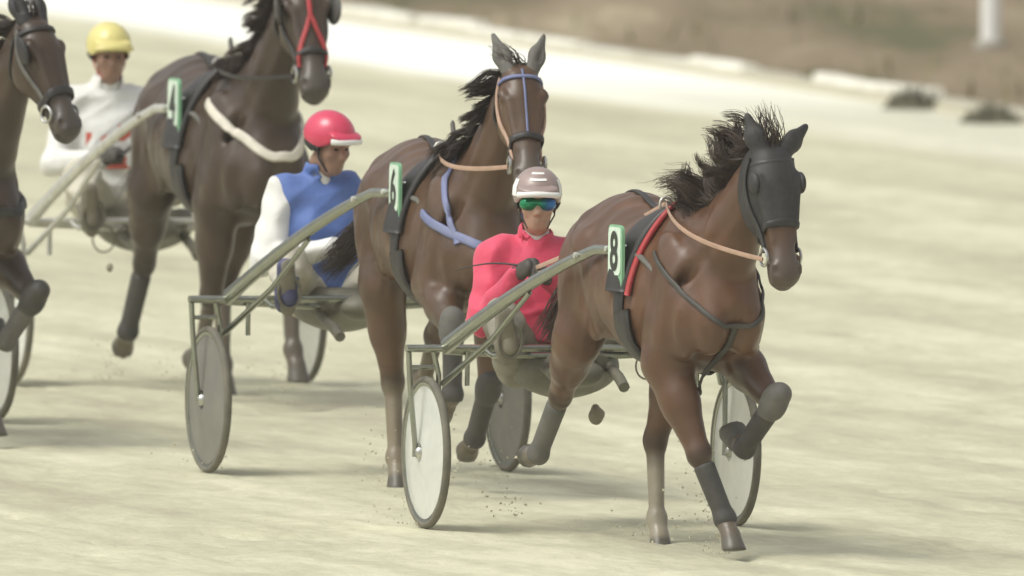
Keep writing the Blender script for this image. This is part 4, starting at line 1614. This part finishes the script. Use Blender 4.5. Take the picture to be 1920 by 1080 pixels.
    if badge:
        V, Fq = [], []
        for i, a in enumerate(np.linspace(-.42, .42, 9)):
            for zz in (.062, .098):
                q = ((zz) / .118)
                rr = math.sqrt(max(0, 1 - q * q))
                V.append(H(-.012 + (.138 * rr + .003) * math.cos(a), (.112 * rr + .003) * math.sin(a), hz + zz))
        for i in range(8):
            Fq.append((2 * i, 2 * i + 2, 2 * i + 3, 2 * i + 1))
        link('helmet_badge', mesh_from('helmet_badge', V, Fq), M_HWHITE, hel)
        for s in (-1, 1):
            V, Fq = [], []
            for i, a in enumerate(np.linspace(1.05, 2.0, 8)):
                for j, zz in enumerate((-.012, .03, .065)):
                    q = zz / .118
                    rr = math.sqrt(1 - q * q)
                    V.append(H(-.012 + (.138 * rr + .003) * math.cos(a), s * (.112 * rr + .003) * math.sin(a), hz + zz))
            for i in range(7):
                for j in range(2):
                    f = (3 * i + j, 3 * i + 3 + j, 3 * i + 4 + j, 3 * i + 1 + j)
                    Fq.append(f if s > 0 else f[::-1])
            link('helmet_panel', mesh_from('helmet_panel', V, Fq), M_HWHITE, hel)
    for s in (-1, 1):
        MB().tube([H(.005, s * .085, .01), H(.02, s * .078, -.05), H(.05, s * .045, -.105), H(.062, 0, -.125)], .0075, 6, flat=(.5, 1.3)).build('chin_strap', chin or M_HBLACK, hel)
    if not goggles:
        for s in (-1, 1):
            part('eye', Sdf().add(ell(H(.083, s * .031, .005), (.008, .014, .0065), 0, HM)), .003, M_EYE)
            part('eyebrow', Sdf().add(rcone(H(.091, s * .014, .030), H(.078, s * .048, .028), .005, .004, 0)), .003, M_HBLACK)
    if goggles:
        gs = Sdf().add(ell(H(.068, .036, .006), (.044, .048, .035), .02, HM), ell(H(.068, -.036, .006), (.044, .048, .035), .02, HM), rcone(H(.092, -.02, .012), H(.092, .02, .012), .018, .018, .01))
        gs.sub(ell(H(.118, 0, -.032), (.040, .016, .022), .006, HM))
        Vv, Ff = gs.mesh(.005)
        Vl = (Vv - hc) @ HM
        g = link('goggles', mesh_from('goggles', Vl, Ff), goggles, per)
        g.matrix_local = Matrix.Translation(Vector(hc)) @ Matrix(HM.tolist()).to_4x4()
        MB().tube([H(.06, -.072, .006), H(.0, -.105, .012), H(-.08, -.095, .016)], .010, 6, flat=(.3, 1.3)).build('goggle_strap', M_HBLACK, g).matrix_local = g.matrix_local.inverted()
        MB().tube([H(.06, .072, .006), H(.0, .105, .012), H(-.08, .095, .016)], .010, 6, flat=(.3, 1.3)).build('goggle_strap', M_HBLACK, g).matrix_local = g.matrix_local.inverted()
    if print_mat:
        def onchest(y, z):
            P = np.array([[.4, y, 0]]) + che * A(0, 0, 1) + A(0, 0, z)
            lo_, hi_ = -.1, .5
            for _ in range(26):
                mid = (lo_ + hi_) / 2
                P[0, 0] = mid
                if jk.at(P)[0] > 0:
                    hi_ = mid
                else:
                    lo_ = mid
            return P[0] + A(.008, 0, 0)
        for (y0, y1, z0, z1) in print_mat[1]:
            V, Fq = [], []
            for yy in np.linspace(y0, y1, 5):
                for zz in np.linspace(z0, z1, 4):
                    V.append(onchest(yy, zz))
            for i in range(4):
                for j in range(3):
                    Fq.append((4 * i + j, 4 * i + 4 + j, 4 * i + 5 + j, 4 * i + 1 + j))
            link('jacket_print', mesh_from('jacket_print', V, Fq), print_mat[0], jo)
    hw = {s: M @ Vector(hands[s]) for s in (-1, 1)}
    return dict(o=per, M=M, hands=hw, hc=M @ Vector(hc))


def whip(label, a, b, r=.006):
    a, b = Vector(a), Vector(b)
    root = MB()
    d = (b - a)
    pts = [a + d * q + Vector((0, 0, .03 * math.sin(q * 3.1))) - a for q in np.linspace(0, 1, 9)]
    root.tube(pts, [r * (1 - .6 * q) for q in np.linspace(0, 1, 9)], 7)
    o = root.build('whip', M_LEATHER)
    o.location = a
    tag(o, label, 'whip', 'driving whips')
    g = MB().tube([Vector((0, 0, 0)) - d.normalized() * .06, d.normalized() * .10], .010, 8).build('grip', M_HBLACK, o)


# ------------------------------------------------------------------ the field
BAY = dict(body=(.112, .052, .026), dark=(.030, .022, .018), dust=(.33, .30, .22), muzzle=(.085, .066, .054))
DARKBAY = dict(body=(.097, .051, .028), dark=(.028, .022, .018), dust=(.26, .22, .15), muzzle=(.075, .062, .052))
BROWN = dict(body=(.056, .034, .022), dark=(.028, .022, .018), dust=(.24, .20, .14), muzzle=(.070, .060, .050))

# leg poses: angles from straight down (deg, + forward) of forearm/gaskin, cannon, pastern; sole tilt
P_LEFT_UP = {
    'FR': dict(a=(27, 16, 42), sole=8, dz=-.045, dust=.25, ky=.05, fy=.13),
    'FL': dict(a=(56, -46, -112), sole=-150, dz=.04, dust=.3, ky=.08, fy=.05),
    'HL': dict(a=(-22, 10, 34), sole=3, dx=.06, dz=-.03, dust=.8),
    'HR': dict(a=(-54, -38, -80), sole=-95, dx=-.15, dz=.0, dust=.4, sy=-.03, ky=-.07, fy=-.12)}
P_RIGHT_UP = {
    'FR': dict(a=(65, -4, -50), sole=-70, dz=.03, dust=.3, ky=-.10, fy=-.10),
    'FL': dict(a=(-6, -38, -60), sole=-75, dz=-.01, dust=.3),
    'HR': dict(a=(-12, 12, 36), sole=3, dx=.02, dz=-.03, dust=.75),
    'HL': dict(a=(-52, -50, -90), sole=-105, dx=-.06, dust=.5)}
P_FOUR = {
    'FR': dict(a=(-14, -34, -62), sole=-80, dz=.0, dust=.3),
    'FL': dict(a=(34, 10, 30), sole=0, dz=.0, dust=.3),
    'HL': dict(a=(-22, 10, 34), sole=3, dx=.06, dz=-.03, dust=.5),
    'HR': dict(a=(-42, -20, -55), sole=-70, dx=-.12, dust=.4, sy=-.02, ky=-.06, fy=-.12)}


def team(mid, horse_px, horse_f, half=.735, psi=17):
    """ground contacts of the two wheels; the point under mid-horse"""
    c = ground(*mid)
    ax = Vector((math.cos(R(psi)), math.sin(R(psi)), 0)) * half
    x = (horse_px - 960) / FPX * (c.y - horse_f - CAM_Y)
    return c - ax, c + ax, (x, c.y - horse_f)


# --- number eight, leading
w8l, w8r, o8 = team((1088, 990), 1238, 1.52)
h8 = build_horse('horse', 'bay horse in a black hood and ear covers, nearest and foremost of the field', o8, 19, (-4, 7), (1.13, .02, 1.805), 20, -2, P_LEFT_UP, BAY,
                 dict(hood=.35, nose_t=.345, martingale=M_BOOTD, edge=M_RED, number='8', mane_flow=(-.70, -.45, .35), mane_len=.36, mane_wave=1.3, mane_curl=.36, clump=.5, mane_grav=.0, mane_mat=M_MANE2, forelock_n=60,
                      forelock_flow=(-.35, -.15, .8), forelock_len=.24, ear_out=32, noseband=M_LEATHER, breast=M_BOOTD, breast_w=.022, breast_thick=.005, breast_z=1.26, breast_sag=.24,
                      boots={'FR': {'c': M_BOOTD}, 'FL': {'c': M_BOOTD, 'k': M_BOOT, 'h': M_BOOT}, 'HR': {'c': M_BOOT}}), lift=.0, seed=3, ear_tilt=15)


def tips_of(h, z=1.40, x=.24):
    out = {}
    for s in (-1, 1):
        p, g = h['surf']((x, s * .34, z))
        out[s] = world(h, p + np.array([0, s * .018, 0]))
    return out


s8 = build_sulky('grey metal sulky with pale clear wheels behind the hooded bay horse', w8l, w8r, M_DISCW, M_ALU, tips_of(h8), ring_at=((.30, .052),), seat_dz=-.075)

sp8 = ground(1008, 985)
d8 = build_driver('person in red jacket, mirrored goggles and mauve helmet driving the leading sulky', (sp8.x, w8l.y * .5 + w8r.y * .5 + .36), 8, .65, M_JRED, M_JRED, (M_HMAUVE, M_HMAUVE, M_HWHITE),
                  dict(hem=.05, lean=(-.03, -.02), elbow={-1: (.10, -.28, .18), 1: (.10, .28, .18)}, wrist={-1: (.32, -.15, .40), 1: (.34, -.01, .38)}),
                  dict(yaw=-6, pitch=2, roll=0), s8['feet'], badge=True, goggles=M_GOG, trouser=M_TROUSG, boots=mat('dusty_boot', (.20, .19, .16), .7, dust=.5))
rein(h8, d8['hands'], M_TAN, .02)
whip('thin dark whip held level by the driver in red', d8['hands'][-1], d8['hands'][-1] + Vector((-.36, .12, -.02)))

# --- number six, following
w6l, w6r, o6 = team((670, 886), 824, 1.50)
h6 = build_horse('horse', 'dark bay horse with blue breast strap and grey ears, behind the driver in red', o6, 16, (-6, 6), (1.04, .02, 1.92), 33, -12, P_RIGHT_UP, DARKBAY,
                 dict(number='6', brow_w=.017, plate_z=1.40, ear_out=4, browband=M_BLUE, face_line=M_BLUE, breast=M_BLUE, breast_w=.042, breast_z=1.17, breast_sag=.05, neck_strap=M_BLUE, ear_cover=M_BOOT, nose_w=.030, noseband=M_LEATHER, nose_t=.375,
                      mane_flow=(-.35, -.85, -.25), mane_len=.30, mane_grav=.14, mane_wave=.4, tail_flow=(-.45, -.62, -.55), forelock_flow=(-.6, -.55, .5), forelock_n=30, cheek=M_TAN,
                      boots={'FR': {'k': M_BOOT, 'c': M_BOOTD}, 'FL': {'k': M_BOOTD, 'c': M_BOOTD}}), lift=.05, seed=5, ear_tilt=17)
s6 = build_sulky('grey metal sulky with solid dusty grey wheel discs', w6l, w6r, M_DISCG, M_ALU, tips_of(h6))
sp6 = ground(598, 880)
d6 = build_driver('person in blue jacket with white sleeves and red helmet looking aside', (sp6.x, w6l.y * .5 + w6r.y * .5 + .36), 20, .74, M_JBLUE, M_JWHITE, (M_HRED, M_HRED, M_HWHITE),
                  dict(lean=(.02, -.02), elbow={-1: (.10, -.32, .14), 1: (.12, .30, .18)}, wrist={-1: (.36, -.06, .22), 1: (.38, .12, .20)}),
                  dict(yaw=22, pitch=12, roll=0, off=(.03, .02, -.02)), s6['feet'], skin=M_SKIN2, boots=mat('navy_boot', (.05, .06, .16), .6, dust=.12))
rein(h6, d6['hands'], M_TAN, .04)
whip('thin dark whip held by the driver in blue and white', d6['hands'][-1], d6['hands'][-1] + Vector((-.34, .10, -.05)))

# --- number four
w4l, w4r, o4 = team((297, 720), 404, 1.48, .765)
h4 = build_horse('horse', 'dark brown horse with red bridle and white breast strap', o4, 17, (-6, 8), (1.02, .02, 1.95), 32, -10, P_FOUR, BROWN,
                 dict(number='4', plate_z=1.40, face_v=M_RED, browband=M_RED, breast=M_WHITES, breast_w=.045, breast_z=1.31, breast_sag=.16, blinkers=M_BOOTD, mane_flow=(-.5, -.8, -.15), mane_len=.24,
                      mane_mat=M_MANE2, mane_grav=.08, boots={'HR': {'c': M_BOOTD}}), lift=.04, seed=8, scale=1.05)
s4 = build_sulky('pale silver sulky behind the horse with the red bridle', w4l, w4r, M_DISCW, M_PALE, tips_of(h4), ring_at=((-.30, .058), (-.18, .05)))
sp4 = ground(196, 716)
d4 = build_driver('person in white jacket with red print and yellow helmet', (sp4.x, w4l.y * .5 + w4r.y * .5 + .36), 12, .83, M_JWHITE, M_JWHITE, (M_HYEL, M_HYEL, M_HYEL),
                  dict(lean=(.0, -.01), elbow={-1: (.12, -.30, .16), 1: (.12, .30, .16)}, wrist={-1: (.36, -.10, .20), 1: (.38, .14, .20)}),
                  dict(yaw=2, pitch=6, roll=0), s4['feet'], chin=M_RED, skin=M_SKIN2,
                  print_mat=(M_JCRIM, ((-.14, -.04, -.02, .05), (.02, .13, .01, .09), (-.10, .10, -.13, -.07))))
rein(h4, d4['hands'], M_LEATHER, .03)

# --- horse at the left picture edge
w3l, w3r, o3 = team((-280, 790), -128, 1.52)
h3 = build_horse('horse', 'dark horse cut off by the left picture edge, only head and raised foreleg showing', o3, 16, (-7, 12), (1.12, .03, 2.00), 32, 12, P_LEFT_UP, BROWN,
                 dict(ear_cover=M_HOOD, blinkers=M_HOOD, blink_sides=(-1,), nose_w=.04, noseband=M_LEATHER, cheek=M_BOOT, mane_flow=(-.6, -.7, .0), boots={'FL': {'c': M_BOOT, 'k': M_BOOTD}}), lift=.02, seed=12)
s3 = build_sulky('sulky with pale clear wheels cut off by the left picture edge', w3l, w3r, M_DISCW, M_ALU, tips_of(h3))

# --- clods of sand thrown up by the hooves
def clod(px, py, yy, size, label, seed):
    rg = np.random.default_rng(seed)
    d = CM.to_3x3() @ Vector(((px - 960) / FPX, -(py - 540) / FPX, -1.0))
    t = (yy - CAM_Y) / d.y
    p = CM.translation + d * t
    s = Sdf()
    for i in range(6):
        s.add(ell(rg.normal(0, size * .22, 3) * [.6, .6, 1.3], rg.uniform(size * .45, size * .75, 3), size * .4))
    V, F = s.mesh(size * .14)
    o = link('sand_clod', mesh_from('sand_clod', V, F), mat('damp_sand', (.30, .27, .20), .95, var=.2), None, p)
    tag(o, label, 'sand clod', 'clods thrown up by the hooves')


clod(1118, 775, .6, .042, 'grey clod of sand in the air between wheel and hooves of the leading horse', 4)
clod(205, 500, 9.5, .020, 'tiny dark clod of sand in the air below the silver sulky', 6)


def spray(label, pts, n, seed):
    """grains of sand thrown up behind hooves and wheels"""
    rg = np.random.default_rng(seed)
    V, F = [], []
    tet = np.array([(1, 1, 1), (1, -1, -1), (-1, 1, -1), (-1, -1, 1)], float)
    for (p, d, spd) in pts:
        for i in range(n):
            t = rg.random() ** 1.6
            q = np.array(p) + np.array(d) * t * spd + rg.normal(0, .035 + .10 * t, 3) * [1, 1, .8]
            q[2] = max(q[2], .02) - .10 * t * t
            if q[2] < .01:
                continue
            r = rg.uniform(.0018, .0050) * (1 if rg.random() < .96 else 1.8)
            k = len(V)
            M3 = np.linalg.qr(rg.normal(size=(3, 3)))[0]
            V += list(q + (tet * r) @ M3)
            F += [(k, k + 2, k + 1), (k, k + 1, k + 3), (k, k + 3, k + 2), (k + 1, k + 2, k + 3)]
    o = link('sand_spray', mesh_from('sand_spray', V, F, False), mat('loose_sand', (.54, .51, .37), .95, var=.2))
    tag(o, label, 'sand', 'sand spray', kind='stuff')


BACK = np.array([-HX, -HY, 0.0])
for hh, ww, lab, sd_ in ((h8, (w8l, w8r), 'fine sand thrown up behind the hooves of the leading horse', 1), (h6, (w6l, w6r), 'fine sand thrown up behind the hooves of the second horse', 2), (h4, (w4l, w4r), 'fine sand thrown up behind the hooves of the third horse', 3)):
    P_ = []
    for key in ('FR', 'FL', 'HR', 'HL'):
        q = np.array(world(hh, hh['info'][key]['tip']))
        P_.append((q * [1, 1, .3] + BACK * .14, BACK + np.array([0, 0, .35]), .55))
    for wv in ww:
        P_.append((np.array([wv.x, wv.y, .02]) + BACK * .1, BACK + np.array([0, 0, .30]), .35))
    spray(lab, P_, 55, sd_)


def haze():
    mb = MB()
    mb.box((-60, CAM_Y - 8, -1.5), (60, 95, CAM_H + 3))
    m = bpy.data.materials.new('dusty_air')
    m.use_nodes = True
    t = m.node_tree
    t.nodes.clear()
    v = t.nodes.new('ShaderNodeVolumePrincipled')
    v.inputs['Color'].default_value = (1.0, .98, .90, 1)
    v.inputs['Density'].default_value = 0.00030
    o = t.nodes.new('ShaderNodeOutputMaterial')
    t.links.new(v.outputs[0], o.inputs['Volume'])
    h = mb.build('haze', m, smooth=False)
    tag(h, 'thin dusty air over the whole track', 'haze', kind='stuff')


haze()
